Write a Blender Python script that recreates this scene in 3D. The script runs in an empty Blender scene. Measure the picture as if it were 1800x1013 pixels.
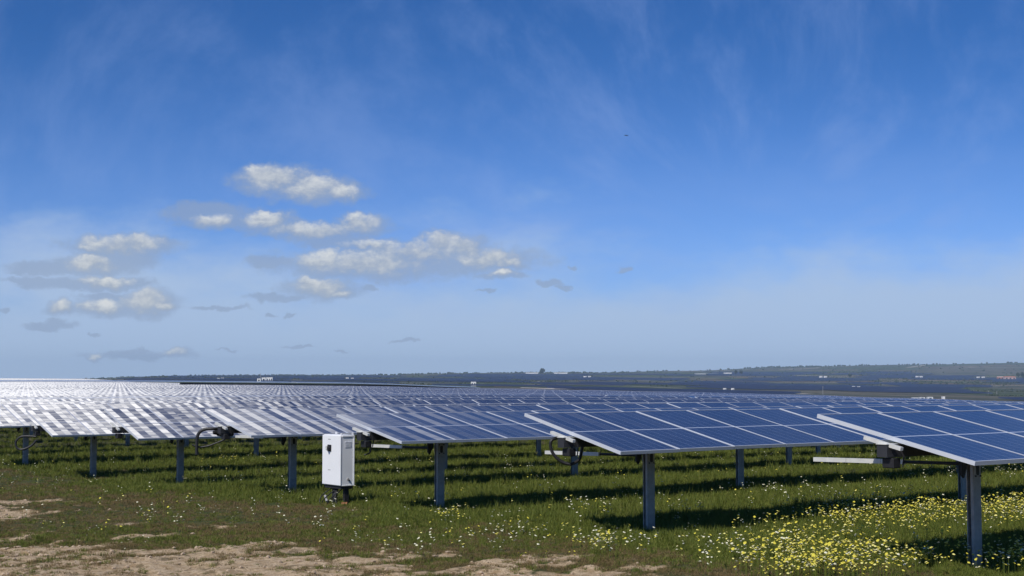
import bpy, bmesh, math, random
import numpy as np
from mathutils import Vector, Matrix

# ------------------------------------------------------------------ camera, light, exposure
SC = bpy.context.scene
F = 2490.0                      # focal length in photograph pixels (1800 wide)
HY = 666.0                      # horizon line
CAMH = 2.19
PITCH = math.atan((HY - 506.5) / F)
cam_d = bpy.data.cameras.new('camera')
cam_d.sensor_width = 36.0
cam_d.lens = F / 1800.0 * 36.0
cam_d.clip_start = 0.1
cam_d.clip_end = 30000
cam = bpy.data.objects.new('camera', cam_d)
SC.collection.objects.link(cam)
cam.location = (0, 0, CAMH)
cam.rotation_euler = (math.pi / 2 + PITCH, 0, 0)
SC.camera = cam

SUN_DIR = Vector((-0.394, -0.573, 0.719)).normalized()
SUN_EL = math.asin(SUN_DIR.z)
SUN_AZ = math.atan2(SUN_DIR.x, SUN_DIR.y)       # from +Y towards +X
SKY_STRENGTH = 0.083
SUN_STRENGTH = 3.9
SC.view_settings.view_transform = 'Standard'
SC.view_settings.look = 'None'
SC.view_settings.exposure = 0.0
SC.view_settings.gamma = 1.0
SC.view_settings.use_curve_mapping = False
SC.cycles.use_denoising = True
SC.cycles.max_bounces = 6
SC.cycles.diffuse_bounces = 2
SC.cycles.glossy_bounces = 3
SC.cycles.transparent_max_bounces = 6
SC.cycles.volume_bounces = 1
SC.cycles.sample_clamp_indirect = 4.0

sun_d = bpy.data.lights.new('sun', 'SUN')
sun_d.energy = SUN_STRENGTH
sun_d.angle = math.radians(0.53)
sun_d.color = (1.0, 0.95, 0.87)
sun = bpy.data.objects.new('sun', sun_d)
SC.collection.objects.link(sun)
sun.rotation_euler = SUN_DIR.to_track_quat('Z', 'Y').to_euler()


def pix_dir(px, py):
    """world direction through a photograph pixel"""
    x = (px - 900.0)
    up = (506.5 - py)
    y = F * math.cos(PITCH) - up * math.sin(PITCH)
    z = F * math.sin(PITCH) + up * math.cos(PITCH)
    return Vector((x, y, z))


def pix_uv(px, py):
    d = pix_dir(px, py)
    return d.x / d.y, d.z / d.y


# ------------------------------------------------------------------ node helpers
class NT:
    def __init__(self, tree):
        self.t = tree
        self.n = tree.nodes
        self.l = tree.links

    def put(self, sock, val):
        if isinstance(val, bpy.types.NodeSocket):
            self.l.new(val, sock)
        elif val is not None:
            sock.default_value = val

    def math(self, op, a, b=None, c=None, clamp=False):
        n = self.n.new('ShaderNodeMath'); n.operation = op; n.use_clamp = clamp
        self.put(n.inputs[0], a)
        if b is not None: self.put(n.inputs[1], b)
        if c is not None: self.put(n.inputs[2], c)
        return n.outputs[0]

    def vec(self, op, a, b=None, c=None, out=0):
        n = self.n.new('ShaderNodeVectorMath'); n.operation = op
        self.put(n.inputs[0], a)
        if b is not None: self.put(n.inputs[3 if op == 'SCALE' else 1], b)
        if c is not None: self.put(n.inputs[2], c)
        return n.outputs['Value'] if op in ('DOT_PRODUCT', 'LENGTH') else n.outputs[0]

    def comb(self, x, y, z):
        n = self.n.new('ShaderNodeCombineXYZ')
        for s, v in zip(n.inputs, (x, y, z)): self.put(s, v)
        return n.outputs[0]

    def sep(self, v):
        n = self.n.new('ShaderNodeSeparateXYZ'); self.put(n.inputs[0], v)
        return n.outputs

    def noise(self, v, scale, detail=4, rough=0.55, dist=0.0, dim='3D', out='Fac'):
        n = self.n.new('ShaderNodeTexNoise'); n.noise_dimensions = dim
        self.put(n.inputs['Vector'], v)
        n.inputs['Scale'].default_value = scale
        n.inputs['Detail'].default_value = detail
        n.inputs['Roughness'].default_value = rough
        n.inputs['Distortion'].default_value = dist
        return n.outputs[out]

    def smooth(self, v, lo, hi, a=0.0, b=1.0):
        n = self.n.new('ShaderNodeMapRange'); n.interpolation_type = 'SMOOTHSTEP'
        self.put(n.inputs[0], v)
        for i, x in enumerate((lo, hi, a, b)): self.put(n.inputs[i + 1], x)
        return n.outputs[0]

    def lin(self, v, lo, hi, a=0.0, b=1.0):
        n = self.n.new('ShaderNodeMapRange')
        self.put(n.inputs[0], v)
        for i, x in enumerate((lo, hi, a, b)): self.put(n.inputs[i + 1], x)
        return n.outputs[0]

    def mix(self, f, a, b, blend='MIX'):
        n = self.n.new('ShaderNodeMix'); n.data_type = 'RGBA'; n.blend_type = blend
        self.put(n.inputs[0], f)
        self.put(n.inputs[6], a if not isinstance(a, tuple) else (*a, 1) if len(a) == 3 else a)
        self.put(n.inputs[7], b if not isinstance(b, tuple) else (*b, 1) if len(b) == 3 else b)
        return n.outputs[2]

    def attr(self, name, out='Fac'):
        n = self.n.new('ShaderNodeAttribute'); n.attribute_name = name
        return n.outputs[out]


# ------------------------------------------------------------------ sky
W = bpy.data.worlds.new('World')
SC.world = W
W.use_nodes = True
wt = NT(W.node_tree)
for n in list(wt.n): wt.n.remove(n)

WHITE_BLOBS = [
    (485, 312, 58, 22), (548, 330, 60, 22), (462, 306, 34, 17), (596, 338, 36, 11),
    (375, 387, 38, 12), (470, 388, 48, 16), (458, 379, 22, 11), (545, 403, 85, 14), (632, 394, 40, 17), (625, 386, 24, 12),
    (640, 462, 120, 22), (725, 445, 90, 22), (772, 424, 32, 17), (812, 432, 38, 20), (852, 452, 62, 17), (560, 456, 48, 15),
    (652, 430, 52, 10), (892, 460, 28, 11),
    (562, 503, 52, 17), (545, 496, 28, 12), (595, 515, 26, 8),
    (205, 430, 70, 17), (242, 426, 38, 15), (158, 436, 26, 9),
    (180, 493, 54, 11), (160, 462, 45, 17),
    (105, 540, 24, 12), (180, 538, 46, 13), (256, 528, 42, 20), (286, 538, 20, 9),
    (880, 479, 26, 7), (303, 620, 22, 6), (168, 625, 14, 5),
]
GREY_BLOBS = [
    (95, 472, 78, 12), (150, 466, 66, 18), (55, 494, 50, 6), (225, 498, 42, 7), (60, 479, 44, 7), (180, 520, 45, 8),
    (480, 458, 48, 11), (882, 483, 46, 8), (965, 496, 20, 6), (600, 470, 120, 20), (850, 462, 66, 12), (905, 461, 18, 10),
    (490, 523, 56, 7), (565, 514, 56, 8), (550, 402, 110, 12), (370, 375, 80, 20), (560, 335, 75, 20),
    (88, 573, 46, 7), (95, 566, 20, 6), (385, 541, 46, 4), (240, 625, 85, 7), (2, 544, 10, 5), (525, 610, 28, 3),
    (708, 599, 22, 3), (1098, 474, 14, 4), (1010, 471, 9, 3), (650, 506, 14, 4), (860, 508, 15, 3), (507, 554, 14, 3),
    (210, 541, 100, 9), (470, 553, 10, 3), (400, 616, 16, 2), (600, 621, 14, 2), (990, 503, 10, 4), (165, 590, 10, 2),
]
PXU = 1.0 / F
GREY_BLOBS += [(430, 392, 110, 14), (720, 458, 215, 26), (600, 425, 70, 12), (205, 455, 70, 22), (150, 500, 110, 10), (230, 530, 90, 18)]
GREY_BLOBS += [(x + 0.10 * rx, y + 0.22 * ry, rx * 1.32, ry * 1.16) for (x, y, rx, ry) in WHITE_BLOBS]


def blob_group(name, blobs):
    g = bpy.data.node_groups.new(name, 'ShaderNodeTree')
    g.interface.new_socket('P', in_out='INPUT', socket_type='NodeSocketVector')
    g.interface.new_socket('D', in_out='OUTPUT', socket_type='NodeSocketFloat')
    t = NT(g)
    gi = g.nodes.new('NodeGroupInput'); go = g.nodes.new('NodeGroupOutput')
    cur = None
    for (cx, cy, rx, ry) in blobs:
        u, v = pix_uv(cx, cy)
        sx, sy = 1 / (rx * PXU * 1.20), 1 / (ry * PXU * 1.20)
        q = t.vec('MULTIPLY_ADD', gi.outputs[0], (sx, sy, 0), (-u * sx, -v * sy, 0))
        d = t.vec('DOT_PRODUCT', q, q)
        cur = d if cur is None else t.math('MINIMUM', cur, d)
    t.l.new(cur, go.inputs[0])
    return g


sky = wt.n.new('ShaderNodeTexSky')
sky.sky_type = 'NISHITA'
sky.sun_disc = False
sky.sun_elevation = SUN_EL
sky.sun_rotation = SUN_AZ
sky.altitude = 400
sky.air_density = 1.0
sky.dust_density = 0.35
sky.ozone_density = 2.2
tc = wt.n.new('ShaderNodeTexCoord')
dirv = tc.outputs['Generated']
dx, dy, dz = wt.sep(dirv)[:3]
ysafe = wt.math('MAXIMUM', dy, 0.08)
uu = wt.math('DIVIDE', dx, ysafe)
vv = wt.math('DIVIDE', dz, ysafe)
P = wt.comb(uu, vv, 0.0)
front = wt.smooth(dy, 0.15, 0.5)
# puffy edge warp
w1 = wt.noise(P, 60, 5, 0.6, out='Color')
w1 = wt.vec('MULTIPLY', wt.vec('SUBTRACT', w1, (0.5, 0.5, 0.5)), (0.022, 0.014, 0))
PW = wt.vec('ADD', P, w1)
gW = blob_group('cumulus_heaps', WHITE_BLOBS)
gG = blob_group('cumulus_bases', GREY_BLOBS)


def use(g, vec):
    n = wt.n.new('ShaderNodeGroup'); n.node_tree = g
    wt.l.new(vec, n.inputs[0])
    return n.outputs[0]


dW = use(gW, PW)
dW2 = use(gW, wt.vec('ADD', PW, (-3 * PXU, 7 * PXU, 0)))
dG = use(gG, PW)
fine = wt.noise(wt.vec('MULTIPLY', P, (0.75, 1.25, 1.0)), 170, 8, 0.66)
fine_c = wt.math('SUBTRACT', fine, 0.5)
broad_c = wt.math('SUBTRACT', wt.noise(P, 48, 4, 0.55), 0.5)
dAll = wt.math('MINIMUM', dG, dW)
densA = wt.math('ADD', wt.math('SUBTRACT', 1.0, dAll), wt.math('ADD', wt.math('MULTIPLY', fine_c, 1.1), wt.math('MULTIPLY', broad_c, 1.3)))
aAll = wt.math('MULTIPLY', wt.smooth(densA, -0.30, 0.75), 0.88)
densW = wt.math('ADD', wt.math('SUBTRACT', 1.0, dW), wt.math('ADD', wt.math('MULTIPLY', fine_c, 1.2), wt.math('MULTIPLY', broad_c, 1.5)))
whit = wt.smooth(densW, 0.0, 1.15)
lit = wt.math('SUBTRACT', wt.math('MINIMUM', dW2, 2.0), wt.math('MINIMUM', dW, 2.0))
lit = wt.math('ADD', lit, wt.math('ADD', wt.math('MULTIPLY', fine_c, 1.5), wt.math('MULTIPLY', broad_c, 1.6)))
lit = wt.smooth(lit, -0.55, 1.05)
ccol = wt.mix(lit, (0.38, 0.43, 0.50), (0.76, 0.77, 0.75))
gcol = (0.285, 0.37, 0.53)
ccol = wt.mix(whit, (*gcol, 1), ccol)
aCl = wt.math('MULTIPLY', aAll, wt.lin(whit, 0, 1, 0.74, 1.0))
# colour of the clear sky
skc = sky.outputs[0]
deep = wt.smooth(vv, 0.03, 0.27)
corr = wt.mix(deep, (0.54, 0.78, 1.42), (0.190, 0.49, 0.97))
skc = wt.mix(1.0, skc, corr, 'MULTIPLY')
skc = wt.vec('SCALE', skc, SKY_STRENGTH)
# high thin cirrus: streaks fanning out from low behind the field
warp = wt.vec('SCALE', wt.vec('SUBTRACT', wt.noise(P, 2.6, 3, 0.5, out='Color'), (0.5, 0.5, 0.5)), 0.17)
PC = wt.vec('ADD', P, warp)
ux, uy = wt.sep(PC)[:2]
CU, CV = pix_uv(1280, 500)
ang = wt.math('ARCTAN2', wt.math('SUBTRACT', ux, CU), wt.math('SUBTRACT', uy, CV))
rad = wt.vec('LENGTH', wt.vec('SUBTRACT', PC, (CU, CV, 0)))
st = wt.noise(wt.comb(wt.math('MULTIPLY', ang, 3.6), wt.math('MULTIPLY', rad, 11.0), 0.0), 1.0, 7, 0.62)
st2 = wt.noise(wt.comb(wt.math('MULTIPLY', uu, 5.0), wt.math('MULTIPLY', vv, 16.0), 3.0), 1.0, 6, 0.55, 0.6)
cir = wt.math('MULTIPLY', wt.math('MULTIPLY', wt.smooth(st, 0.40, 0.75), wt.smooth(rad, 0.03, 0.12)), 0.26)
cir2 = wt.math('MULTIPLY', wt.smooth(st2, 0.42, 0.72), wt.smooth(vv, 0.19, 0.06, 0.0, 0.40))
cir = wt.math('MAXIMUM', cir, cir2)
skc = wt.mix(cir, skc, (0.30, 0.43, 0.78))
# pale veil low over the land, ragged upper edge
edge = wt.math('ADD', vv, wt.math('MULTIPLY', wt.math('SUBTRACT', wt.noise(wt.comb(wt.math('MULTIPLY', uu, 1.0), wt.math('MULTIPLY', vv, 2.2), 9.4), 5.5, 7, 0.62), 0.5), 0.24))
veil = wt.smooth(edge, 0.125, 0.028, 0.0, 0.88)
skc = wt.mix(veil, skc, (0.43, 0.56, 0.77))
skc = wt.mix(wt.math('MULTIPLY', aCl, front), skc, ccol)
bg = wt.n.new('ShaderNodeBackground')
wt.l.new(skc, bg.inputs[0])
bg.inputs[1].default_value = 1.0
wo = wt.n.new('ShaderNodeOutputWorld')
wt.l.new(bg.outputs[0], wo.inputs[0])

# ------------------------------------------------------------------ general helpers
rng = np.random.default_rng(7)
random.seed(7)
ALPHA = 0.9174
A2 = np.array([math.sin(ALPHA), math.cos(ALPHA)])       # along the rows, away to the right
B2 = np.array([-math.cos(ALPHA), math.sin(ALPHA)])      # across the rows, away to the left
ROTZ = math.pi / 2 - ALPHA
PANEL_L = 1.96


def ab(x, y):
    return x * A2[0] + y * A2[1], x * B2[0] + y * B2[1]


def xy(a, b):
    return a * A2[0] + b * B2[0], a * A2[1] + b * B2[1]


def tag(o, label=None, cat=None, group=None, kind=None):
    if label: o['label'] = label
    if cat: o['category'] = cat
    if group: o['group'] = group
    if kind: o['kind'] = kind
    return o


def link(o, parent=None):
    SC.collection.objects.link(o)
    if parent is not None:
        o.parent = parent
    return o


def empty(name, loc, rz=0.0):
    o = bpy.data.objects.new(name, None)
    o.empty_display_size = 0.2
    o.location = loc
    o.rotation_euler = (0, 0, rz)
    return link(o)


class MB:
    """collects solid pieces, then links them as one mesh object"""
    def __init__(self):
        self.v = []; self.f = []; self.m = []

    def quad_box(self, x0, x1, y0, y1, z0, z1, mat=0, M=None, bev=0.0):
        i = len(self.v)
        if bev > 0:
            bm = bmesh.new()
            bmesh.ops.create_cube(bm, size=1)
            for v in bm.verts:
                v.co = Vector(((x0 + x1) / 2 + v.co.x * (x1 - x0), (y0 + y1) / 2 + v.co.y * (y1 - y0), (z0 + z1) / 2 + v.co.z * (z1 - z0)))
            bmesh.ops.bevel(bm, geom=bm.edges[:], offset=bev, segments=1, affect='EDGES')
            bm.verts.index_update()
            for v in bm.verts:
                self.v.append(tuple(M @ v.co) if M else tuple(v.co))
            for f in bm.faces:
                self.f.append([i + v.index for v in f.verts]); self.m.append(mat)
            bm.free()
            return self
        for z in (z0, z1):
            for (x, y) in ((x0, y0), (x1, y0), (x1, y1), (x0, y1)):
                p = Vector((x, y, z))
                self.v.append(tuple(M @ p) if M else tuple(p))
        for f in ((0, 3, 2, 1), (4, 5, 6, 7), (0, 1, 5, 4), (1, 2, 6, 5), (2, 3, 7, 6), (3, 0, 4, 7)):
            self.f.append([i + k for k in f]); self.m.append(mat)
        return self

    def tube(self, pts, r, n=8, mat=0, ridged=0.0, cap=True):
        pts = [Vector(p) for p in pts]
        i0 = len(self.v)
        up = Vector((0, 0, 1))
        prev = None
        for k, p in enumerate(pts):
            t = (pts[min(k + 1, len(pts) - 1)] - pts[max(k - 1, 0)]).normalized()
            if prev is None:
                s = t.cross(up)
                if s.length < 1e-3: s = t.cross(Vector((1, 0, 0)))
            else:
                s = prev - t * prev.dot(t)
            s.normalize(); prev = s
            q = t.cross(s)
            rr = (r[k] if isinstance(r, (list, tuple)) else r) * (1 + (ridged if k % 2 else -ridged))
            for j in range(n):
                an = 2 * math.pi * j / n
                self.v.append(tuple(p + s * math.cos(an) * rr + q * math.sin(an) * rr))
        for k in range(len(pts) - 1):
            for j in range(n):
                a = i0 + k * n + j; b = i0 + k * n + (j + 1) % n
                self.f.append([a, b, b + n, a + n]); self.m.append(mat)
        if cap:
            self.f.append([i0 + j for j in range(n)][::-1]); self.m.append(mat)
            e = i0 + (len(pts) - 1) * n
            self.f.append([e + j for j in range(n)]); self.m.append(mat)
        return self

    def prism(self, poly, y0, y1, mat=0):
        """polygon in x,z extruded along y"""
        i = len(self.v); n = len(poly)
        for y in (y0, y1):
            for (x, z) in poly: self.v.append((x, y, z))
        self.f.append([i + k for k in range(n)]); self.m.append(mat)
        self.f.append([i + n + k for k in range(n)][::-1]); self.m.append(mat)
        for k in range(n):
            a = i + k; b = i + (k + 1) % n
            self.f.append([a, a + n, b + n, b]); self.m.append(mat)
        return self

    def mesh(self, name, mats, smooth=False):
        me = bpy.data.meshes.new(name)
        me.from_pydata(self.v, [], self.f)
        for m in (mats if isinstance(mats, (list, tuple)) else [mats]): me.materials.append(m)
        if len(me.materials) > 1:
            me.polygons.foreach_set('material_index', self.m)
        if smooth: me.polygons.foreach_set('use_smooth', [True] * len(me.polygons))
        bm = bmesh.new(); bm.from_mesh(me)
        bmesh.ops.recalc_face_normals(bm, faces=bm.faces[:]); bm.to_mesh(me); bm.free()
        return me

    def build(self, name, mats, parent=None, smooth=False):
        return link(bpy.data.objects.new(name, self.mesh(name, mats, smooth)), parent)


def new_mat(name):
    m = bpy.data.materials.new(name)
    m.use_nodes = True
    t = NT(m.node_tree)
    for n in list(t.n): t.n.remove(n)
    out = t.n.new('ShaderNodeOutputMaterial')
    return m, t, out


def simple(name, col, rough=0.6, metal=0.0, var=0.12, scale=6.0, bump=0.0, spec=0.5):
    m, t, out = new_mat(name)
    p = t.n.new('ShaderNodeBsdfPrincipled')
    co = t.n.new('ShaderNodeTexCoord').outputs['Object']
    nz = t.noise(co, scale, 5, 0.6)
    f = t.lin(nz, 0.25, 0.75, 1 - var, 1 + var)
    c = t.vec('SCALE', t.comb(*col), f)
    t.put(p.inputs['Base Color'], c)
    p.inputs['Metallic'].default_value = metal
    p.inputs['Specular IOR Level'].default_value = spec
    t.put(p.inputs['Roughness'], t.lin(nz, 0.3, 0.7, rough - 0.06, rough + 0.06))
    if bump:
        b = t.n.new('ShaderNodeBump'); b.inputs['Distance'].default_value = bump
        t.put(b.inputs['Height'], t.noise(co, scale * 6, 4, 0.6)); t.put(p.inputs['Normal'], b.outputs[0])
    t.l.new(p.outputs[0], out.inputs[0])
    return m


# ------------------------------------------------------------------ terrain shape
ROW_A0, ROW_B0, ROW_DB = 11.69, 9.02, 4.967
TUBE_Z = 1.365
DZ = [0.245, 0.151, 0.070, 0.026, -0.120, -0.221, -0.148]
DT = [-0.036, -0.030, -0.058, -0.028, 0.050, 0.040, 0.03]
DA = [0.014, -0.041, -0.007, 0.036, 0.013, -0.013, 0.0]
TH = 0.2495

NB_B = np.array([-60, 4, ROW_B0] + [ROW_B0 + ROW_DB * k for k in range(1, 7)] + [60, 400], float)
NB_Z = np.array([0.27, 0.27] + DZ + [-0.16, -0.16], float)
# apparent height (photograph y) of the GROUND seen by distance for columns of the view
TX = np.array([-900, 0, 150, 300, 450, 600, 850, 1000, 1200, 1400, 1600, 1800, 2600], float)
TD = np.array([60, 100, 150, 200, 260, 320, 500, 800, 1200, 1700, 2400, 3400, 5000, 7000, 9500], float)


def gy(top_y, d):   # ground y so that the row tops there (1.62 m up) sit at top_y
    return top_y + F * 1.62 / d


TAB = np.zeros((len(TX), len(TD)))
_tops = {  # x: apparent tops of the rows at 60,100,150,200,260,320
    -900: [700, 684, 677, 673, 671, 669.6], 0: [699, 684, 676.5, 673, 671, 669.5], 150: [699, 684, 677, 673.2, 671.2, 670],
    300: [698, 685, 678, 674, 672.5, 673], 450: [698, 686, 679.5, 675.6, 678, 684], 600: [697, 687, 681, 677.6, 684, 692],
    850: [697, 689.5, 684.5, 682.6, 690, 700], 1000: [698, 690.5, 686.0, 684.8, 692, 700], 1200: [701, 693.0, 689.2, 689.0, 697, 704],
    1400: [704, 696.5, 693.6, 695.5, 704, 712], 1600: [707.3, 701.4, 699.5, 703, 712, 720], 1800: [709, 706.0, 706.0, 712, 722, 730],
    2600: [718, 722, 730, 740, 750, 755]}
_far = {  # x: apparent ground at 500,800,1200,1700,2400,3400,5000,7000,9500
    -900: [673.2, 670.8, 669.6, 669, 668.8, 668.4, 667.6, 667, 666.6], 0: [673.2, 670.8, 669.4, 668.6, 668.4, 668.4, 667.2, 667, 666.6],
    150: [674, 672, 671, 670, 669.3, 667.8, 665.8, 666.4, 666.5], 300: [684, 678, 674.6, 671, 667, 663.0, 661.6, 663.5, 665],
    450: [696, 682, 675.5, 672, 667, 662.5, 660.6, 662, 664], 600: [700, 685, 678, 674, 668, 663, 660.6, 661.2, 664],
    850: [708, 690, 683.5, 678, 671, 663, 656.6, 656.0, 660], 1000: [708, 692, 685, 680, 672, 664, 656.5, 656, 660],
    1200: [712, 697, 690, 684, 675, 667, 655.5, 652, 656], 1400: [720, 704, 695, 687, 679, 669, 656, 644.5, 650],
    1600: [726, 710, 700, 691, 681, 670, 656, 641.0, 647], 1800: [734, 715, 704, 694, 683, 671, 655, 638.0, 645],
    2600: [750, 720, 706, 696, 684, 671, 655, 638, 645]}
for i, x in enumerate(TX):
    for j, d in enumerate(TD[:6]): TAB[i, j] = CAMH - (gy(_tops[int(x)][j], d) - HY) * d / F
    for j in range(9): TAB[i, 6 + j] = CAMH - (_far[int(x)][j] - HY) * TD[6 + j] / F


def vnoise(x, y, seed=0):
    xi = np.floor(x).astype(np.int64); yi = np.floor(y).astype(np.int64)
    fx = x - xi; fy = y - yi
    fx = fx * fx * (3 - 2 * fx); fy = fy * fy * (3 - 2 * fy)

    def h(a, b):
        n = (a * 374761393 + b * 668265263 + seed * 1274126177) & 0xffffffff
        n = ((n ^ (n >> 13)) * 1274126177) & 0xffffffff
        n = (n ^ (n >> 16)) & 0xffffffff
        return n / 4294967295.0
    return (h(xi, yi) * (1 - fx) + h(xi + 1, yi) * fx) * (1 - fy) + (h(xi, yi + 1) * (1 - fx) + h(xi + 1, yi + 1) * fx) * fy


def fbm(x, y, octv=4, seed=0):
    s = 0; a = 0.5; t = 0
    for o in range(octv):
        s = s + a * vnoise(x * 2 ** o + 17.3 * o, y * 2 ** o - 9.1 * o, seed + o); t += a; a *= 0.5
    return s / t


def terrain(x, y, rough=False):
    x = np.asarray(x, float); y = np.asarray(y, float)
    a, b = ab(x, y)
    near = np.interp(b, NB_B, NB_Z)
    d = np.sqrt(x * x + y * y)
    yy = np.maximum(y, 0.35 * d)
    px = np.clip(900 + F * x / np.maximum(yy, 1e-3), TX[0], TX[-1])
    depth = np.clip(yy, TD[0], TD[-1])
    li = np.interp(px, TX, np.arange(len(TX)))
    lj = np.interp(np.log(depth), np.log(TD), np.arange(len(TD)))
    i = np.clip(li.astype(int), 0, len(TX) - 2); j = np.clip(lj.astype(int), 0, len(TD) - 2)
    fi = li - i; fj = lj - j
    fi = fi * fi * (3 - 2 * fi)
    far = (TAB[i, j] * (1 - fi) + TAB[i + 1, j] * fi) * (1 - fj) + (TAB[i, j + 1] * (1 - fi) + TAB[i + 1, j + 1] * fi) * fj
    behind = np.clip((y + 0.2 * d) / (0.5 * d + 1e-6), 0, 1)
    far = far * behind + near * (1 - behind)
    w = np.clip((yy - 32) / 30, 0, 1); w = w * w * (3 - 2 * w)
    z = near * (1 - w) + far * w
    amp = np.clip((d - 700) / 1500, 0, 1) * 2.0
    z = z + amp * (fbm(x / 420, y / 420, 3, 5) - 0.5) * 2
    if rough:
        nd = np.clip((70 - d) / 30, 0, 1)
        z = z + nd * ((fbm(x / 1.6, y / 1.6, 3, 3) - 0.5) * 0.10 + (fbm(x / 0.26, y / 0.26, 4, 9) - 0.5) * 0.085)
    return z


def on_ground_px(px, py, rough=True):
    """ground points seen at photograph pixels (arrays)"""
    px = np.asarray(px, float); py = np.asarray(py, float)
    u = (px - 900) / F
    up = 506.5 - py
    yv = F * math.cos(PITCH) - up * math.sin(PITCH); zv = F * math.sin(PITCH) + up * math.cos(PITCH)
    u = (px - 900) / yv; v = zv / yv
    Y = np.full_like(px, 20.0)
    for _ in range(25):
        z = terrain(u * Y, Y, rough)
        Y = 0.5 * Y + 0.5 * np.clip((CAMH - z) / np.maximum(-v, 1e-5), 1, 9000)
    return u * Y, Y, terrain(u * Y, Y, rough)


def at(px, py, Y):
    d = pix_dir(px, py)
    return Vector((d.x / d.y * Y, Y, CAMH + d.z / d.y * Y))


def road_edge(b):
    return np.interp(b, [0, 8, 10.7, 13.5, 19, 25, 40, 60], [12.0, 10.6, 9.3, 7.9, 6.2, 5.4, 4.5, 4])


def cover_at(x, y):
    a, b = ab(x, y)
    e = road_edge(b)
    n = fbm(a / 1.3, b / 0.8, 4, 21) - 0.5
    n2 = fbm(a / 0.35, b / 0.30, 3, 33) - 0.5
    c = (a - e) * 0.42 + n * 2.9 + n2 * 2.4 + 0.20
    # bare patch left beyond the track
    for (pa, pb, r) in ((8.6, 25.3, 1.1), (10.9, 21.6, 0.5), (7.5, 23, 0.6)):
        c = c - 1.3 * np.exp(-(((a - pa) / (r * 1.5)) ** 2 + ((b - pb) / r) ** 2))
    return np.clip(c, 0, 1)


# ------------------------------------------------------------------ materials
def ground_material():
    m, t, out = new_mat('ground')
    p = t.n.new('ShaderNodeBsdfPrincipled')
    pos = t.n.new('ShaderNodeNewGeometry').outputs['Position']
    cov = t.attr('cover')
    n1 = t.noise(pos, 9.0, 6, 0.65); n2 = t.noise(pos, 1.2, 5, 0.6); n3 = t.noise(pos, 40, 4, 0.6)
    soil = t.mix(n2, (0.27, 0.185, 0.100), (0.40, 0.285, 0.160))
    soil = t.mix(t.smooth(n1, 0.35, 0.62), soil, (0.50, 0.385, 0.25))
    soil = t.mix(t.smooth(n3, 0.54, 0.66), soil, (0.17, 0.12, 0.07))
    n4 = t.noise(pos, 3.2, 6, 0.7)
    soil = t.mix(t.math('MULTIPLY', t.smooth(n4, 0.54, 0.62), 0.75), soil, (0.115, 0.090, 0.045))
    gr = t.mix(t.smooth(n2, 0.4, 0.6), (0.055, 0.065, 0.022), (0.088, 0.076, 0.034))
    gr = t.mix(t.smooth(n1, 0.5, 0.7), gr, (0.035, 0.05, 0.014))
    cc = t.smooth(t.math('ADD', cov, t.math('MULTIPLY', t.math('SUBTRACT', n1, 0.5), 0.8)), 0.25, 0.55)
    near = t.mix(cc, soil, gr)
    # distant land: parcels of crop, scrub and bare earth
    far_pos = t.vec('MULTIPLY', pos, (1, 1, 0))
    vo = t.n.new('ShaderNodeTexVoronoi'); vo.inputs['Scale'].default_value = 0.0035
    t.put(vo.inputs['Vector'], t.vec('ADD', far_pos, t.vec('SCALE', t.noise(far_pos, 0.002, 3, out='Color'), 180.0)))
    pc = t.sep(vo.outputs['Color'])[0]
    land = t.mix(t.smooth(pc, 0.25, 0.4), (0.066, 0.074, 0.055), (0.115, 0.105, 0.078))
    land = t.mix(t.smooth(pc, 0.55, 0.6), land, (0.060, 0.080, 0.038))
    land = t.mix(t.smooth(pc, 0.80, 0.84), land, (0.13, 0.10, 0.070))
    ln = t.noise(far_pos, 0.012, 6, 0.65)
    land = t.mix(t.smooth(ln, 0.5, 0.65), land, (0.030, 0.038, 0.022))
    px_, py_, _ = t.sep(pos)[:3]
    dist = t.vec('LENGTH', far_pos)
    col = t.mix(t.smooth(dist, 250, 420), near, land)
    t.put(p.inputs['Base Color'], col)
    p.inputs['Roughness'].default_value = 0.95
    p.inputs['Specular IOR Level'].default_value = 0.15
    b = t.n.new('ShaderNodeBump'); b.inputs['Distance'].default_value = 0.03; b.inputs['Strength'].default_value = 0.8
    t.put(b.inputs['Height'], t.math('ADD', n1, t.math('MULTIPLY', n3, 0.4)))
    t.put(p.inputs['Normal'], b.outputs[0])
    t.l.new(p.outputs[0], out.inputs[0])
    return m


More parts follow.
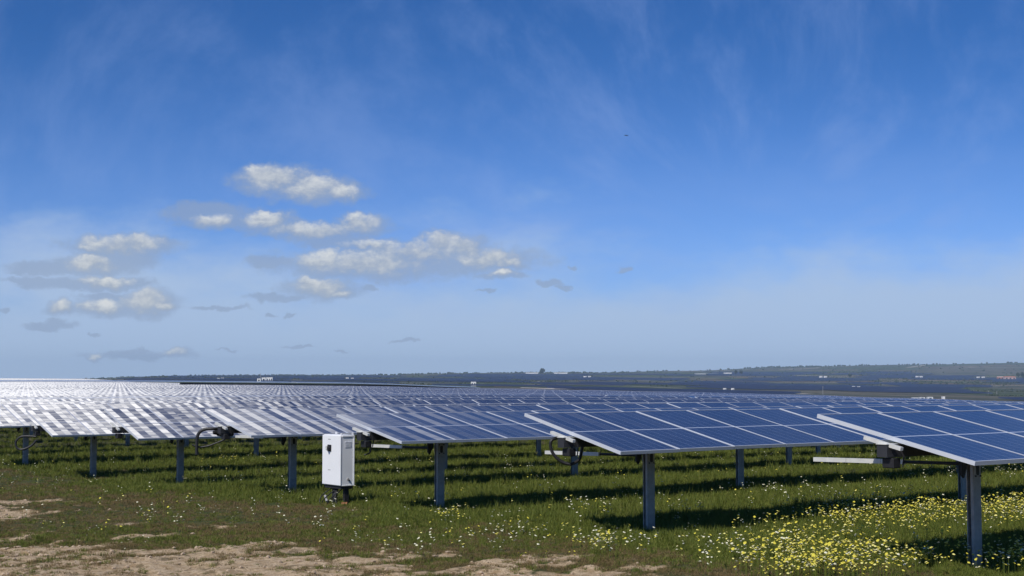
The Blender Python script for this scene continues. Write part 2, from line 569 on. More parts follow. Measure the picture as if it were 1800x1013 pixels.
def cells_material(name, lines):
    """solar cells read from the UVs: u counts modules, v runs 0..1 up the slope"""
    m, t, out = new_mat(name)
    uvn = t.n.new('ShaderNodeUVMap'); uvn.uv_map = 'UVMap'
    u, v = t.sep(uvn.outputs[0])[:2]
    oi = t.n.new('ShaderNodeObjectInfo').outputs['Random']
    fu = t.math('FRACT', u)
    cu = t.math('MULTIPLY', fu, 6.0)
    cv = t.math('MULTIPLY', v, 24.0)
    icu = t.math('FLOOR', cu); icv = t.math('FLOOR', cv)
    mod = t.math('ADD', t.math('FLOOR', u), t.math('MULTIPLY', oi, 977.0))
    half = t.math('GREATER_THAN', v, 0.5)
    # lines between the cells
    eu = t.math('ABSOLUTE', t.math('SUBTRACT', t.math('FRACT', cu), 0.5))
    ev = t.math('ABSOLUTE', t.math('SUBTRACT', t.math('FRACT', cv), 0.5))
    gap_u = t.smooth(eu, 0.470, 0.488); gap_v = t.math('MULTIPLY', t.smooth(ev, 0.465, 0.49), 0.6)
    mid = t.math('LESS_THAN', t.math('ABSOLUTE', t.math('SUBTRACT', v, 0.5)), 0.0062)
    bb = t.math('ABSOLUTE', t.math('SUBTRACT', t.math('FRACT', t.math('MULTIPLY', cu, 5.0)), 0.5))
    bus = t.math('MULTIPLY', t.smooth(bb, 0.045, 0.02), 0.30)
    wn = t.n.new('ShaderNodeTexWhiteNoise'); wn.noise_dimensions = '3D'
    t.put(wn.inputs['Vector'], t.comb(icu, icv, mod))
    wm = t.n.new('ShaderNodeTexWhiteNoise'); wm.noise_dimensions = '1D'
    t.put(wm.inputs['W'], mod)
    wc = t.n.new('ShaderNodeTexWhiteNoise'); wc.noise_dimensions = '3D'
    t.put(wc.inputs['Vector'], t.comb(icu, t.math('MULTIPLY', half, 5.0), mod))
    cell = t.mix(wn.outputs[0], (0.007, 0.014, 0.046), (0.013, 0.024, 0.070))
    cell = t.mix(t.math('MULTIPLY', wm.outputs[0], 0.5), cell, (0.012, 0.027, 0.085))
    dust = t.noise(t.n.new('ShaderNodeTexCoord').outputs['Object'], 2.5, 5, 0.6)
    obc = t.n.new('ShaderNodeTexCoord').outputs['Object']
    run = t.noise(t.vec('MULTIPLY', t.vec('ADD', obc, t.comb(t.math('MULTIPLY', oi, 31.0), 0.0, 0.0)), (22.0, 1.6, 1.0)), 1.0, 5, 0.6)
    cell = t.mix(t.math('MULTIPLY', t.smooth(run, 0.5, 0.8), 0.13), cell, (0.22, 0.21, 0.20))
    cell = t.mix(t.math('MULTIPLY', dust, 0.09), cell, (0.20, 0.19, 0.17))
    line = t.math('MAXIMUM', t.math('MAXIMUM', t.math('MULTIPLY', gap_u, 0.55), t.math('MULTIPLY', gap_v, 0.5)), bus)
    col = t.mix(line, cell, (0.30, 0.36, 0.48))
    col = t.mix(t.math('MULTIPLY', mid, 0.9), col, (0.62, 0.66, 0.74))
    p = t.n.new('ShaderNodeBsdfPrincipled')
    rough = 0.16
    fr = None
    if lines:
        e1 = t.math('ABSOLUTE', t.math('SUBTRACT', fu, 0.5))
        e2 = t.math('ABSOLUTE', t.math('SUBTRACT', v, 0.5))
        fr = t.math('MAXIMUM', t.math('GREATER_THAN', e1, 0.479), t.math('GREATER_THAN', e2, 0.489))
        col = t.mix(fr, col, (0.50, 0.53, 0.60))
        rough = t.lin(fr, 0, 1, 0.16, 0.5)
    t.put(p.inputs['Base Color'], col)
    t.put(p.inputs['Roughness'], rough)
    p.inputs['Specular IOR Level'].default_value = 0.30
    # etched pyramid facets of the silicon: every cell is full of facets leaning
    # 54 degrees from the cell plane, 45 degrees to its edges; alternate strings are turned a little
    N = t.n.new('ShaderNodeNewGeometry').outputs['Normal']
    Av = (-A2[0], -A2[1], 0.0)
    S = t.vec('NORMALIZE', t.vec('CROSS_PRODUCT', N, Av))       # down the slope
    S = t.vec('SCALE', S, GLINT_SIGN)
    Ap = t.vec('NORMALIZE', t.vec('CROSS_PRODUCT', t.vec('CROSS_PRODUCT', N, Av), N))
    odd = t.math('FRACT', t.math('MULTIPLY', icu, 0.5))           # 0 or .5
    jit = t.math('SUBTRACT', wc.outputs[0], 0.5)
    jit2 = t.math('SUBTRACT', wn.outputs[0], 0.5)
    psi = t.math('ADD', GL_PSI, t.math('ADD', t.math('MULTIPLY', odd, GL_ODD), t.math('ADD', t.math('MULTIPLY', jit, 0.06), t.math('MULTIPLY', jit2, 0.05))))
    phi = t.math('ADD', GL_PHI, t.math('MULTIPLY', jit2, 0.05))
    lat = t.vec('ADD', t.vec('SCALE', Ap, t.math('COSINE', psi)), t.vec('SCALE', S, t.math('SINE', psi)))
    NN = t.vec('NORMALIZE', t.vec('ADD', t.vec('SCALE', N, t.math('COSINE', phi)), t.vec('SCALE', lat, t.math('SINE', phi))))
    g = t.n.new('ShaderNodeBsdfAnisotropic')
    g.distribution = 'BECKMANN'
    g.inputs['Roughness'].default_value = GL_ROUGH
    amt = t.math('MULTIPLY', t.math('SUBTRACT', 1.0, t.math('MAXIMUM', t.math('MAXIMUM', gap_u, gap_v), mid)), GL_AMT)
    if fr is not None: amt = t.math('MULTIPLY', amt, t.math('SUBTRACT', 1.0, fr))
    t.put(g.inputs['Color'], t.vec('SCALE', t.comb(0.95, 0.97, 1.0), amt))
    t.put(g.inputs['Normal'], NN)
    ad = t.n.new('ShaderNodeAddShader')
    t.l.new(p.outputs[0], ad.inputs[0]); t.l.new(g.outputs[0], ad.inputs[1])
    t.l.new(ad.outputs[0], out.inputs[0])
    return m


GLINT_SIGN = 1.0
GL_PSI, GL_PHI, GL_ROUGH, GL_AMT, GL_ODD = 0.765, 0.950, 0.300, 0.026, 0.12
M_CELL = cells_material('solar_cells', False)
M_CELL_FAR = cells_material('solar_cells_framed', True)
M_ALU = simple('anodised_aluminium', (0.66, 0.69, 0.74), 0.42, 0.25, 0.06, 3.0)
M_STEEL = simple('galvanised_steel', (0.38, 0.365, 0.345), 0.5, 0.25, 0.30, 9.0, 0.002)
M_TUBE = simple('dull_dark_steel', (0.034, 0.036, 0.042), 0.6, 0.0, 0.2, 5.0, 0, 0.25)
M_STEEL_L = simple('bright_galvanised_steel', (0.66, 0.66, 0.62), 0.5, 0.15, 0.15, 7.0, 0.001)
M_BACK = simple('backsheet', (0.32, 0.32, 0.33), 0.7)
M_HOSE = simple('black_corrugated_plastic', (0.018, 0.018, 0.02), 0.5)
M_DARK = simple('dark_painted_metal', (0.022, 0.022, 0.025), 0.5, 0, 0.2, 8.0, 0, 0.3)
M_WHITE = simple('white_coated_steel', (0.83, 0.84, 0.85), 0.45, 0, 0.03, 4.0)
M_WALL = simple('white_render', (0.78, 0.77, 0.74), 0.8, 0, 0.05, 0.5)
M_RED = simple('terracotta_wall', (0.42, 0.17, 0.11), 0.85, 0, 0.15, 0.3)
M_PINK = simple('pale_pink_wall', (0.62, 0.42, 0.38), 0.85, 0, 0.15, 0.3)
M_ROOF = simple('grey_roof', (0.28, 0.28, 0.29), 0.8, 0, 0.1, 0.5)
M_GLASS = simple('window_glass', (0.03, 0.04, 0.05), 0.12)
M_LEAF = simple('dark_foliage', (0.028, 0.042, 0.018), 0.8, 0, 0.4, 0.6)
M_BARK = simple('bark', (0.10, 0.075, 0.05), 0.9)
M_RUST = simple('rusty_orange_cap', (0.45, 0.16, 0.08), 0.7)
M_GROUND = ground_material()

# ------------------------------------------------------------------ ground sheet (one fan-shaped sheet round the viewpoint)
def build_ground():
    fine = np.linspace(-0.43, 0.43, 560)
    rest_r = np.linspace(0.43, 2 * math.pi - 0.43, 74)[1:-1]
    ang = np.concatenate([fine, rest_r])
    ds = [0.6]
    while ds[-1] < 9500:
        d = ds[-1]
        if d < 12.5: k = 1.16
        elif d < 42: k = 1.0052
        elif d < 70: k = 1.012
        elif d < 1000: k = 1.03
        else: k = 1.03
        ds.append(d * k)
    ds = np.array(ds)
    Dg, Ag = np.meshgrid(ds, ang, indexing='ij')
    X = Dg * np.sin(Ag); Y = Dg * np.cos(Ag)
    Z = terrain(X, Y, True)
    nd, na = X.shape
    verts = np.stack([X, Y, Z], -1).reshape(-1, 3)
    idx = np.arange(nd * na).reshape(nd, na)
    nxt = np.roll(idx, -1, 1)
    f = np.stack([idx[:-1], idx[1:], nxt[1:], nxt[:-1]], -1).reshape(-1, 4)
    me = bpy.data.meshes.new('ground')
    c = len(verts)
    verts = np.concatenate([verts, [[0, 0, terrain(0, 0.1)]]])
    me.vertices.add(len(verts)); me.vertices.foreach_set('co', verts.ravel())
    tri = np.stack([idx[0], nxt[0], np.full(na, c)], -1)
    loops = np.concatenate([f.ravel(), tri.ravel()])
    me.loops.add(len(loops)); me.loops.foreach_set('vertex_index', loops)
    starts = np.concatenate([np.arange(len(f)) * 4, len(f) * 4 + np.arange(na) * 3])
    tot = np.concatenate([np.full(len(f), 4), np.full(na, 3)])
    me.polygons.add(len(starts)); me.polygons.foreach_set('loop_start', starts); me.polygons.foreach_set('loop_total', tot)
    me.update(calc_edges=True); me.validate()
    at_ = me.attributes.new('cover', 'FLOAT', 'POINT')
    at_.data.foreach_set('value', cover_at(verts[:, 0], verts[:, 1]).astype(np.float32))
    me.materials.append(M_GROUND)
    me.polygons.foreach_set('use_smooth', [True] * len(me.polygons))
    o = link(bpy.data.objects.new('ground', me))
    # faces must look up
    if me.polygons[0].normal.z < 0:
        me.flip_normals()
    tag(o, kind='structure')
    return o


build_ground()

# ------------------------------------------------------------------ solar rows
FR = 0.015      # frame lip
MW = 0.994      # module width


def panel_meshes():
    me = bpy.data.meshes.new('solar_panel')
    x0, x1 = 0.003 + 0.006, 0.003 + MW - 0.006
    y0, y1 = -PANEL_L / 2 + 0.006, PANEL_L / 2 - 0.006
    v = [(x0, y0, 0), (x1, y0, 0), (x1, y1, 0), (x0, y1, 0), (x0, y0, -0.006), (x1, y0, -0.006), (x1, y1, -0.006), (x0, y1, -0.006)]
    f = [(0, 1, 2, 3), (7, 6, 5, 4), (0, 4, 5, 1), (1, 5, 6, 2), (2, 6, 7, 3), (3, 7, 4, 0)]
    me.from_pydata(v, [], f)
    me.materials.append(M_CELL); me.materials.append(M_BACK)
    uv = me.uv_layers.new(name='UVMap')
    for i, c in enumerate(((0, 0), (1, 0), (1, 1), (0, 1))): uv.data[i].uv = (c[0] * 0.96 + 0.02, c[1] * 0.98 + 0.01)
    me.polygons[1].material_index = 1
    fb = MB()
    X0, X1, Y0, Y1 = 0.003, 0.003 + MW, -PANEL_L / 2, PANEL_L / 2
    zt, zb = 0.004, -0.038
    for (a0, a1, b0, b1) in ((X0, X0 + FR, Y0, Y1), (X1 - FR, X1, Y0, Y1), (X0 + FR, X1 - FR, Y0, Y0 + FR), (X0 + FR, X1 - FR, Y1 - FR, Y1)):
        fb.quad_box(a0, a1, b0, b1, zb, zt)
    return me, fb.mesh('frame', M_ALU)


PANEL_ME, FRAME_ME = panel_meshes()


def ibeam(h, w=0.135, dpt=0.085, fl=0.010):
    m = MB()
    m.quad_box(-w / 2, w / 2, -dpt / 2, -dpt / 2 + fl, 0, h)
    m.quad_box(-w / 2, w / 2, dpt / 2 - fl, dpt / 2, 0, h)
    m.quad_box(-0.005, 0.005, -dpt / 2 + fl, dpt / 2 - fl, 0, h)
    m.quad_box(-w / 2, -w / 2 + 0.008, -dpt / 2 + fl, -dpt / 2 + 0.035, 0, h)
    m.quad_box(w / 2 - 0.008, w / 2, -dpt / 2 + fl, -dpt / 2 + 0.035, 0, h)
    return m


POST_ME = ibeam(1.6).mesh('post', M_STEEL)
_b = MB()
_b.prism([(-0.058, -0.06), (0.058, -0.06), (0.058, 0.11), (0.040, 0.16), (-0.040, 0.16), (-0.058, 0.11)], -0.052, -0.043, 0)
_b.prism([(-0.026, -0.02), (-0.016, -0.036), (0.016, -0.036), (0.026, -0.02), (0.026, 0.06), (0.016, 0.076), (-0.016, 0.076), (-0.026, 0.06)], -0.056, -0.0525, 1)
for (bx, bz) in ((-0.043, -0.045), (0.043, -0.045), (-0.043, 0.095), (0.043, 0.095)):
    _b.tube([(bx, -0.0525, bz), (bx, -0.064, bz)], 0.010, 6, 1)
_b.prism([(-0.07, -0.02), (0.07, -0.02), (0.07, 0.11), (-0.07, 0.11)], 0.0430, 0.051, 0)
BRACKET_ME = _b.mesh('bearing', [M_STEEL, M_HOSE])
_b = MB()
_b.prism([(-0.09, 0), (-0.09, -0.36), (-0.05, -0.40), (0.0, -0.30), (0.06, 0)], -0.012, 0.012)
ARM_ME = _b.mesh('lever', M_DARK)


def row_x_limit(b, px=2150):
    """distance along the row at which it leaves the picture (with a margin)"""
    u = (px - 900) / F
    # X = a*A0+b*B0 ; Y = a*A1+b*B1 ; X/Y=u
    return (u * b * B2[1] - b * B2[0]) / (A2[0] - u * A2[1])


ROW_LABELS = [
    'nearest row of blue solar panels, cut off at right, its thick post beside yellow flowers',
    'second nearest row of blue solar panels, pale end corner in the middle of the picture',
    'row of blue solar panels whose pale end corner stands just right of the white box',
    'row of blue solar panels passing behind the top of the white electrical box',
    'row of striped glinting solar panels left of the white box and the arched black cable',
    'row of white glinting solar panels with dotted cells above the dark post at far left',
    'leftmost row end of white glinting panels, touching the left edge above a round cable loop',
]
GROUP_ROWS = 'parallel rows of tilted solar panels'


def gaps(k):
    """start and end of the tables of a row, metres along it"""
    out = []; s = 0.0
    first = [40, 44, 42, 40, 22, 40, 36][k % 7]
    n = first
    while s < 420:
        out.append((s, n)); s += n + 0.55; n = 42
    return out


def near_row(k):
    b = ROW_B0 + ROW_DB * k
    a0 = ROW_A0 + (DA[k] if k < 7 else rng.uniform(-0.05, 0.05))
    th = TH + (DT[k] if k < 7 else 0.03 * rng.uniform(-1, 1))
    lift = 0.0
    if k == 10: th = 0.15; lift = 0.12
    x, y = xy(a0, b)
    lim = row_x_limit(b) - a0
    z0 = float(terrain(x, y))
    global TUBE_Z
    TUBE_Z = 1.365 + lift
    if k < len(ROW_LABELS):
        lab = ROW_LABELS[k]
    else:
        lab = ['narrow strip of glinting solar panels, eighth row from the front',
               'narrow strip of glinting solar panels, second in front of the darker flat strip',
               'narrow strip of glinting solar panels just in front of the darker flat strip',
               'darker flatter strip of solar panels running through the white glare at left'][k - 7]
    root = empty('solar_panel_row', (x, y, z0), ROTZ)
    tag(root, lab, 'solar panels', GROUP_ROWS)
    tabs = gaps(k)
    end = 0
    for (s0, n) in tabs:
        for i in range(n):
            s = s0 + i
            if s > lim: break
            if k >= 7 and s < row_x_limit(b, -150) - a0: continue
            px, py = xy(a0 + s + 0.5, b)
            z = float(terrain(px, py)) + TUBE_Z - z0
            o = bpy.data.objects.new('solar_panel', PANEL_ME); link(o, root)
            o.location = (s, 0, z + random.uniform(-0.004, 0.004)); o.rotation_euler = (th + random.uniform(-.003, .003), random.uniform(-.002, .002), 0)
            fo = bpy.data.objects.new('frame', FRAME_ME); link(fo, o)
            end = s + 1
    # torque tube under the panels, sticking out at the end
    ztop = -0.075
    seg = MB()
    pts = [-0.16] + list(np.arange(3, end + 3, 3.0))
    prev = None
    for s0, s1 in zip(pts[:-1], pts[1:]):
        zA = float(terrain(*xy(a0 + s0, b))) + TUBE_Z - z0 + ztop; zB = float(terrain(*xy(a0 + s1, b))) + TUBE_Z - z0 + ztop
        M = Matrix(((1, 0, 0, s0), (0, 1, 0, 0), ((zB - zA) / (s1 - s0), 0, 1, zA), (0, 0, 0, 1)))
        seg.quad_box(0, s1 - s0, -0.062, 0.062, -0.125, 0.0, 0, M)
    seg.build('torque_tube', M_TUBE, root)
    # posts
    ps = 1.357
    first = True
    while ps < end:
        px, py = xy(a0 + ps, b)
        zg = float(terrain(px, py, True)) - 0.15
        ztub = float(terrain(px, py)) + TUBE_Z + ztop - 0.125 - z0
        po = bpy.data.objects.new('post', POST_ME); link(po, root)
        po.location = (ps, 0, zg - z0)
        po.scale = (1, 1, (ztub - (zg - z0)) / 1.6)
        if k < 7:
            br = bpy.data.objects.new('bearing', BRACKET_ME); link(br, root)
            br.location = (ps, 0, ztub - 0.20)
        ps += 6.95
        first = False
    # module rails across the tube (purlins) at the visible end
    zt = TUBE_Z
    R = Matrix.Translation((0, 0, zt)) @ Matrix.Rotation(th, 4, 'X')
    if k < 7:
        rl = MB()
        rl.quad_box(-0.13, -0.085, -0.22, 0.24, -0.085, -0.050, 0, R)
        rl.build('end_rail', M_STEEL_L, root)
        pl = MB()
        pl.quad_box(-0.17, 0.12, -0.066, 0.066, ztop + 0.001, ztop + 0.009, 0, Matrix.Translation((0, 0, zt)))
        pl.build('cap_plate', M_STEEL_L, root)
        pr = MB()
        for s in range(1, min(int(end), 12)):
            z = float(terrain(*xy(a0 + s, b))) - z0 + TUBE_Z
            RR = Matrix.Translation((s, 0, z)) @ Matrix.Rotation(th, 4, 'X')
            pr = MB()
            pr.quad_box(-0.02, 0.02, -0.42, 0.42, -0.072, -0.040, 0, RR)
            pr.build('purlin', M_STEEL, root)
    if k < 7:
        sb = MB()
        slope = [-0.022, -0.02, -0.015, -0.02, -0.02, 0, 0][k]
        # pale strut beam reaching back between the rows from the lever under the tube
        zl = zt - 0.31 + [0.0, -0.03, -0.045, 0, 0, 0, 0][k]
        for (y0, y1) in (((0.72, 1.02), (1.025, 1.50), (1.505, 1.98)) if k == 0 else ((0.75, 1.3), (1.305, 1.92))):
            M = Matrix.Translation((1.12, 0, zl)) @ Matrix(((1, 0, 0, 0), (0, 1, 0, 0), (0, slope, 1, 0), (0, 0, 0, 1)))
            sb.quad_box(0, 0.05, y0, y1, -0.024, 0.024, 0, M)
        sb.build('strut_beam', M_STEEL_L, root)
        dr = MB(); dr.tube([(1.15, 0.0, zl), (1.15, 0.74, zl + slope * 0.74)], 0.018, 8); dr.build('drive_rod', M_TUBE, root)
        lv = bpy.data.objects.new('lever', ARM_ME); link(lv, root)
        lv.location = (1.20, -0.02, zt - 0.06)
        jb = MB()
        jb.quad_box(-0.10, 0.02, -0.09, 0.05, zt - 0.31, zt - 0.21, 0, None, 0.008)
        jb.tube([(0.0, -0.09, zt - 0.10), (0.03, -0.12, zt - 0.2), (0.02, -0.11, zt - 0.30)], 0.009, 6)
        jb.build('junction_box', M_DARK, root)
    return root


N_NEAR = 11
for k in range(N_NEAR):
    near_row(k)
TUBE_Z = 1.365


def far_row(k, b, a_lo, a_hi, th, lab, name_group, lift=0.0):
    """a row too small to show its parts: one mesh following the land"""
    x, y = xy(a_lo, b)
    step = 4.0 if b < 120 else 8.0
    V = []; Fc = []; mi = []; uvs = []
    s = a_lo
    co, si = math.cos(th), math.sin(th)
    hl = PANEL_L / 2

    def prof(s):
        px, py = xy(s, b)
        z = float(terrain(px, py)) + TUBE_Z + lift
        res = []
        for (l, dz) in ((-hl, 0), (hl, 0), (hl, -0.04), (-hl, -0.04)):
            yb = l * co - dz * si; zz = l * si + dz * co
            qx, qy = xy(s, b + yb)
            res.append((qx, qy, z + zz))
        return res
    tables = []
    first = [40, 44, 42, 40, 22, 40, 36][k % 7]
    s0 = ROW_A0; n = first
    while s0 < a_hi:
        tables.append((s0, s0 + n)); s0 += n + 0.55; n = 42
    cnt = 0
    for (t0, t1) in tables:
        if t1 < a_lo or t0 > a_hi: continue
        t0 = max(t0, a_lo); t1 = min(t1, a_hi)
        m = max(1, int(round((t1 - t0) / step)))
        ss = np.linspace(t0, t1, m + 1)
        base = len(V)
        for q in ss: V.extend(prof(q))
        for i in range(m):
            o = base + i * 4
            Fc.append((o, o + 4, o + 5, o + 1)); mi.append(0)
            uvs.extend([(ss[i] - ROW_A0, 0), (ss[i + 1] - ROW_A0, 0), (ss[i + 1] - ROW_A0, 1), (ss[i] - ROW_A0, 1)])
            for (p, q) in ((1, 2), (2, 3), (3, 0)):
                Fc.append((o + p, o + 4 + p, o + 4 + q, o + q)); mi.append(2 if p == 2 else 1)
                uvs.extend([(0, 0)] * 4)
        o = base
        Fc.append((o, o + 1, o + 2, o + 3)); mi.append(1); uvs.extend([(0, 0)] * 4)
        o = base + m * 4
        Fc.append((o + 3, o + 2, o + 1, o)); mi.append(1); uvs.extend([(0, 0)] * 4)
    if b < 130:
        q = a_lo + 1.3
        while q < a_hi:
            px, py = xy(q, b)
            zt_ = float(terrain(px, py)) + TUBE_Z - 0.08; zg = zt_ - TUBE_Z - 0.1
            o = len(V)
            for z in (zg, zt_):
                for (da, db) in ((-.07, -.06), (.07, -.06), (.07, .06), (-.07, .06)):
                    rx, ry = xy(q + da, b + db); V.append((rx, ry, z))
            for f in ((0, 1, 5, 4), (1, 2, 6, 5), (2, 3, 7, 6), (3, 0, 4, 7)):
                Fc.append(tuple(o + i for i in f)); mi.append(3); uvs.extend([(0, 0)] * 4)
            q += 6.95
    me = bpy.data.meshes.new('solar_panel_row')
    ox, oy = x, y; oz = float(terrain(x, y))
    me.from_pydata([(vx - ox, vy - oy, vz - oz) for vx, vy, vz in V], [], Fc)
    for mt in (M_CELL_FAR, M_ALU, M_BACK, M_STEEL): me.materials.append(mt)
    me.polygons.foreach_set('material_index', mi)
    uv = me.uv_layers.new(name='UVMap')
    uv.data.foreach_set('uv', np.array(uvs, np.float32).ravel())
    o = link(bpy.data.objects.new('solar_panel_row', me))
    o.location = (ox, oy, oz)
    tag(o, lab, 'solar panels', name_group)
    return o


FAR_LABEL = 'distant thin row of solar panels among many alike toward the horizon'
k = N_NEAR
b = ROW_B0 + ROW_DB * k
while b < 560:
    lo = max(ROW_A0, row_x_limit(b, -260))
    hi = row_x_limit(b, 2050)
    if b > 190: hi = min(hi, row_x_limit(b, 1000))
    if b > 245: hi = min(hi, row_x_limit(b, 420))
    th = TH + 0.035 * rng.uniform(-1, 1)
    skip = 163 < b < 171
    if 171 <= b < 176:
        hi = min(hi, row_x_limit(b, 838))
        far_row(k, b, lo, hi, 0.06, 'pale thin flat row of solar panels just above the long dark strip on the crest', None, 0.62)
        crest_b = b
    elif not skip and hi > lo + 5:
        far_row(k, b, lo, hi, th, FAR_LABEL, 'distant rows of solar panels filling the field')
    k += 1
    b = ROW_B0 + ROW_DB * k

def crest_shade_strip():  # dark strip and its posts are added, standing in for the shaded gap
    b = crest_b - 5.0
    a0, a1 = row_x_limit(b, 318), row_x_limit(b, 836)
    m = MB(); n = 24
    x0, y0 = xy(a0, b); z0 = float(terrain(x0, y0))
    root = empty('shade_strip', (x0, y0, z0), ROTZ)
    tag(root, 'long thin black strip standing in for shade along the crest below the pale flat row', 'shade_strip')
    for i in range(n):
        s0 = (a1 - a0) * i / n; s1 = (a1 - a0) * (i + 1) / n
        zA = float(terrain(*xy(a0 + s0, b))) - z0; zB = float(terrain(*xy(a0 + s1, b))) - z0
        M = Matrix(((1, 0, 0, s0), (0, 1, 0, 0), ((zB - zA) / (s1 - s0), 0, 1, zA), (0, 0, 0, 1)))
        m.quad_box(0, s1 - s0, -0.02, 0.02, -0.2, 1.80, 0, M)
        if i % 2 == 0:
            p = MB(); p.quad_box(s0 - 0.05, s0 + 0.05, 0.021, 0.12, zA - 0.3, zA + 1.70); p.build('post', M_STEEL, root)
    m.build('dark_sheet', M_HOSE, root)


crest_shade_strip()

# ------------------------------------------------------------------ electrical box
def box():
    cx, cy = xy(12.485, 21.185)
    g = float(terrain(cx, cy))
    root = empty('electrical_box', (cx, cy, g), ROTZ)
    tag(root, 'white free-standing electrical cabinet with a dark rotary switch, in front of the solar rows', 'electrical box')
    z0, z1 = 0.375 - g, 1.235 - g
    hw = 0.298; hd = 0.125
    # local x = along the row (away right), local y = across.  Door faces -x
    m = MB(); m.quad_box(-hd, hd, -hw, hw, z0, z1, 0, None, 0.006); m.build('cabinet', M_WHITE, root)
    m = MB(); m.quad_box(-hd - 0.028, -hd - 0.003, -hw - 0.006, hw + 0.006, z0 + 0.01, z1 - 0.008, 0, None, 0.006)
    d = m.build('door', M_WHITE, root)
    m = MB(); m.quad_box(-hd - 0.040, -hd - 0.0285, -0.005, 0.115, z0 + 0.575, z0 + 0.69, 0, None, 0.004)
    m.tube([(-hd - 0.040, 0.05, z0 + 0.63), (-hd - 0.085, 0.05, z0 + 0.63)], 0.038, 12)
    m.build('rotary_switch', M_DARK, d)
    m = MB(); m.quad_box(-hd - 0.105, -hd - 0.0855, 0.035, 0.065, z0 + 0.60, z0 + 0.675, 0, None, 0.004)
    m.tube([(-hd - 0.03, 0.155, z0 + 0.64), (-hd - 0.05, 0.155, z0 + 0.64)], 0.016, 10)
    m.build('switch_handle', M_STEEL_L, d)
    for zz in (z0 + 0.10, z1 - 0.13):
        m = MB(); m.tube([(-hd - 0.02, hw + 0.014, zz), (-hd - 0.02, hw + 0.014, zz + 0.075)], 0.013, 8)
        m.build('hinge', M_DARK, d)
    for zz in (z0 + 0.255, z1 - 0.085):
        m = MB(); m.quad_box(-hd - 0.0292, -hd - 0.0282, 0.02, 0.11, zz, zz + 0.012); m.build('label_plate', M_BACK, d)
    for q in range(5):
        m = MB(); m.quad_box(-0.06, 0.06, -hw - 0.006, -hw - 0.001, z1 - 0.12 - 0.022 * q, z1 - 0.11 - 0.022 * q); m.build('vent_slat', M_WHITE, root)
    # side panel gasket frame
    m = MB()
    for (x0, x1, a, b_) in ((-hd + 0.012, hd - 0.004, z1 - 0.03, z1 - 0.006), (-hd + 0.012, hd - 0.004, z0 + 0.006, z0 + 0.016),
                            (hd - 0.022, hd - 0.002, z0 + 0.0165, z1 - 0.0305)):
        m.quad_box(x0, x1, -hw - 0.010, -hw - 0.0005, a, b_)
    m.build('side_trim', M_WHITE, root)
    m = MB(); m.tube([(0.0, -hw - 0.001, z0 + 0.115), (0.0, -hw - 0.016, z0 + 0.115)], 0.020, 12); m.build('cable_gland', M_STEEL, root)
    m = MB(); m.tube([(0.016, -hw - 0.001, z0 + 0.100), (0.016, -hw - 0.03, z0 + 0.092)], 0.011, 8); m.build('padlock', M_DARK, root)
    for (yy, xx) in ((-hw + 0.01, -hd + 0.0), (-hw + 0.01, hd - 0.03), (hw - 0.04, hd - 0.03)):
        m = MB(); m.quad_box(xx, xx + 0.024, yy, yy + 0.03, z1 + 0.001, z1 + 0.036); m.build('lifting_lug', M_WHITE, root)
    m = MB(); m.quad_box(-hd + 0.03, hd - 0.03, -hw + 0.012, -hw + 0.022, z1 + 0.02, z1 + 0.03); m.build('lug_bar', M_WHITE, root)
    # stand
    for yy in (-0.22, 0.14):
        m = MB(); m.quad_box(-0.03, 0.05, yy - 0.03, yy + 0.03, -0.12, z0 - 0.002); m.build('leg', M_DARK, root)
    m = MB(); m.quad_box(-0.115, 0.115, -0.27, 0.27, z0 - 0.05, z0 - 0.003); m.build('base_channel', M_DARK, root)
    r = random.Random(3)
    for i in range(7):
        y0 = -0.2 + i * 0.06; pts = []
        for q in range(7):
            f_ = q / 6
            pts.append((-0.03 - 0.10 * math.sin(f_ * 2.4) - 0.02 * i * f_, y0 + 0.12 * math.sin(f_ * 3 + i), z0 - 0.04 - (z0 + 0.0) * f_))
        m = MB(); m.tube(pts, 0.010, 6); m.build('cable', M_HOSE, root, True)
    m = MB(); m.tube([(-0.10, -0.27, 0.02), (-0.03, -0.34, 0.03)], [0.035, 0.028], 8); m.build('conduit_end', M_RUST, root)
    m = MB(); m.tube([(-0.17, 0.10, 0.05), (-0.15, 0.20, 0.14)], [0.022, 0.022], 8); m.build('conduit_end', M_BACK, root)


box()

# ------------------------------------------------------------------ corrugated cable loops at the row ends
def smooth_path(pts, n=8):
    out = []
    P_ = [pts[0]] + pts + [pts[-1]]
    for i in range(1, len(P_) - 2):
        p0, p1, p2, p3 = P_[i - 1], P_[i], P_[i + 1], P_[i + 2]
        for j in range(n):
            t = j / n
            out.append(0.5 * ((2 * p1) + (-p0 + p2) * t + (2 * p0 - 5 * p1 + 4 * p2 - p3) * t * t + (-p0 + 3 * p1 - 3 * p2 + p3) * t ** 3))
    out.append(pts[-1])
    return out


def hose(px_pts, Y, r, label, dY=None):
    pts = [at(x, y, Y + (dY[i] if dY else 0)) for i, (x, y) in enumerate(px_pts)]
    m = MB(); m.tube(smooth_path(pts, 10), r, 10, ridged=0.06)
    o = m.build('cable_conduit', M_HOSE, None, True)
    tag(o, label, 'cable conduit', 'black corrugated cable loops at the row ends')


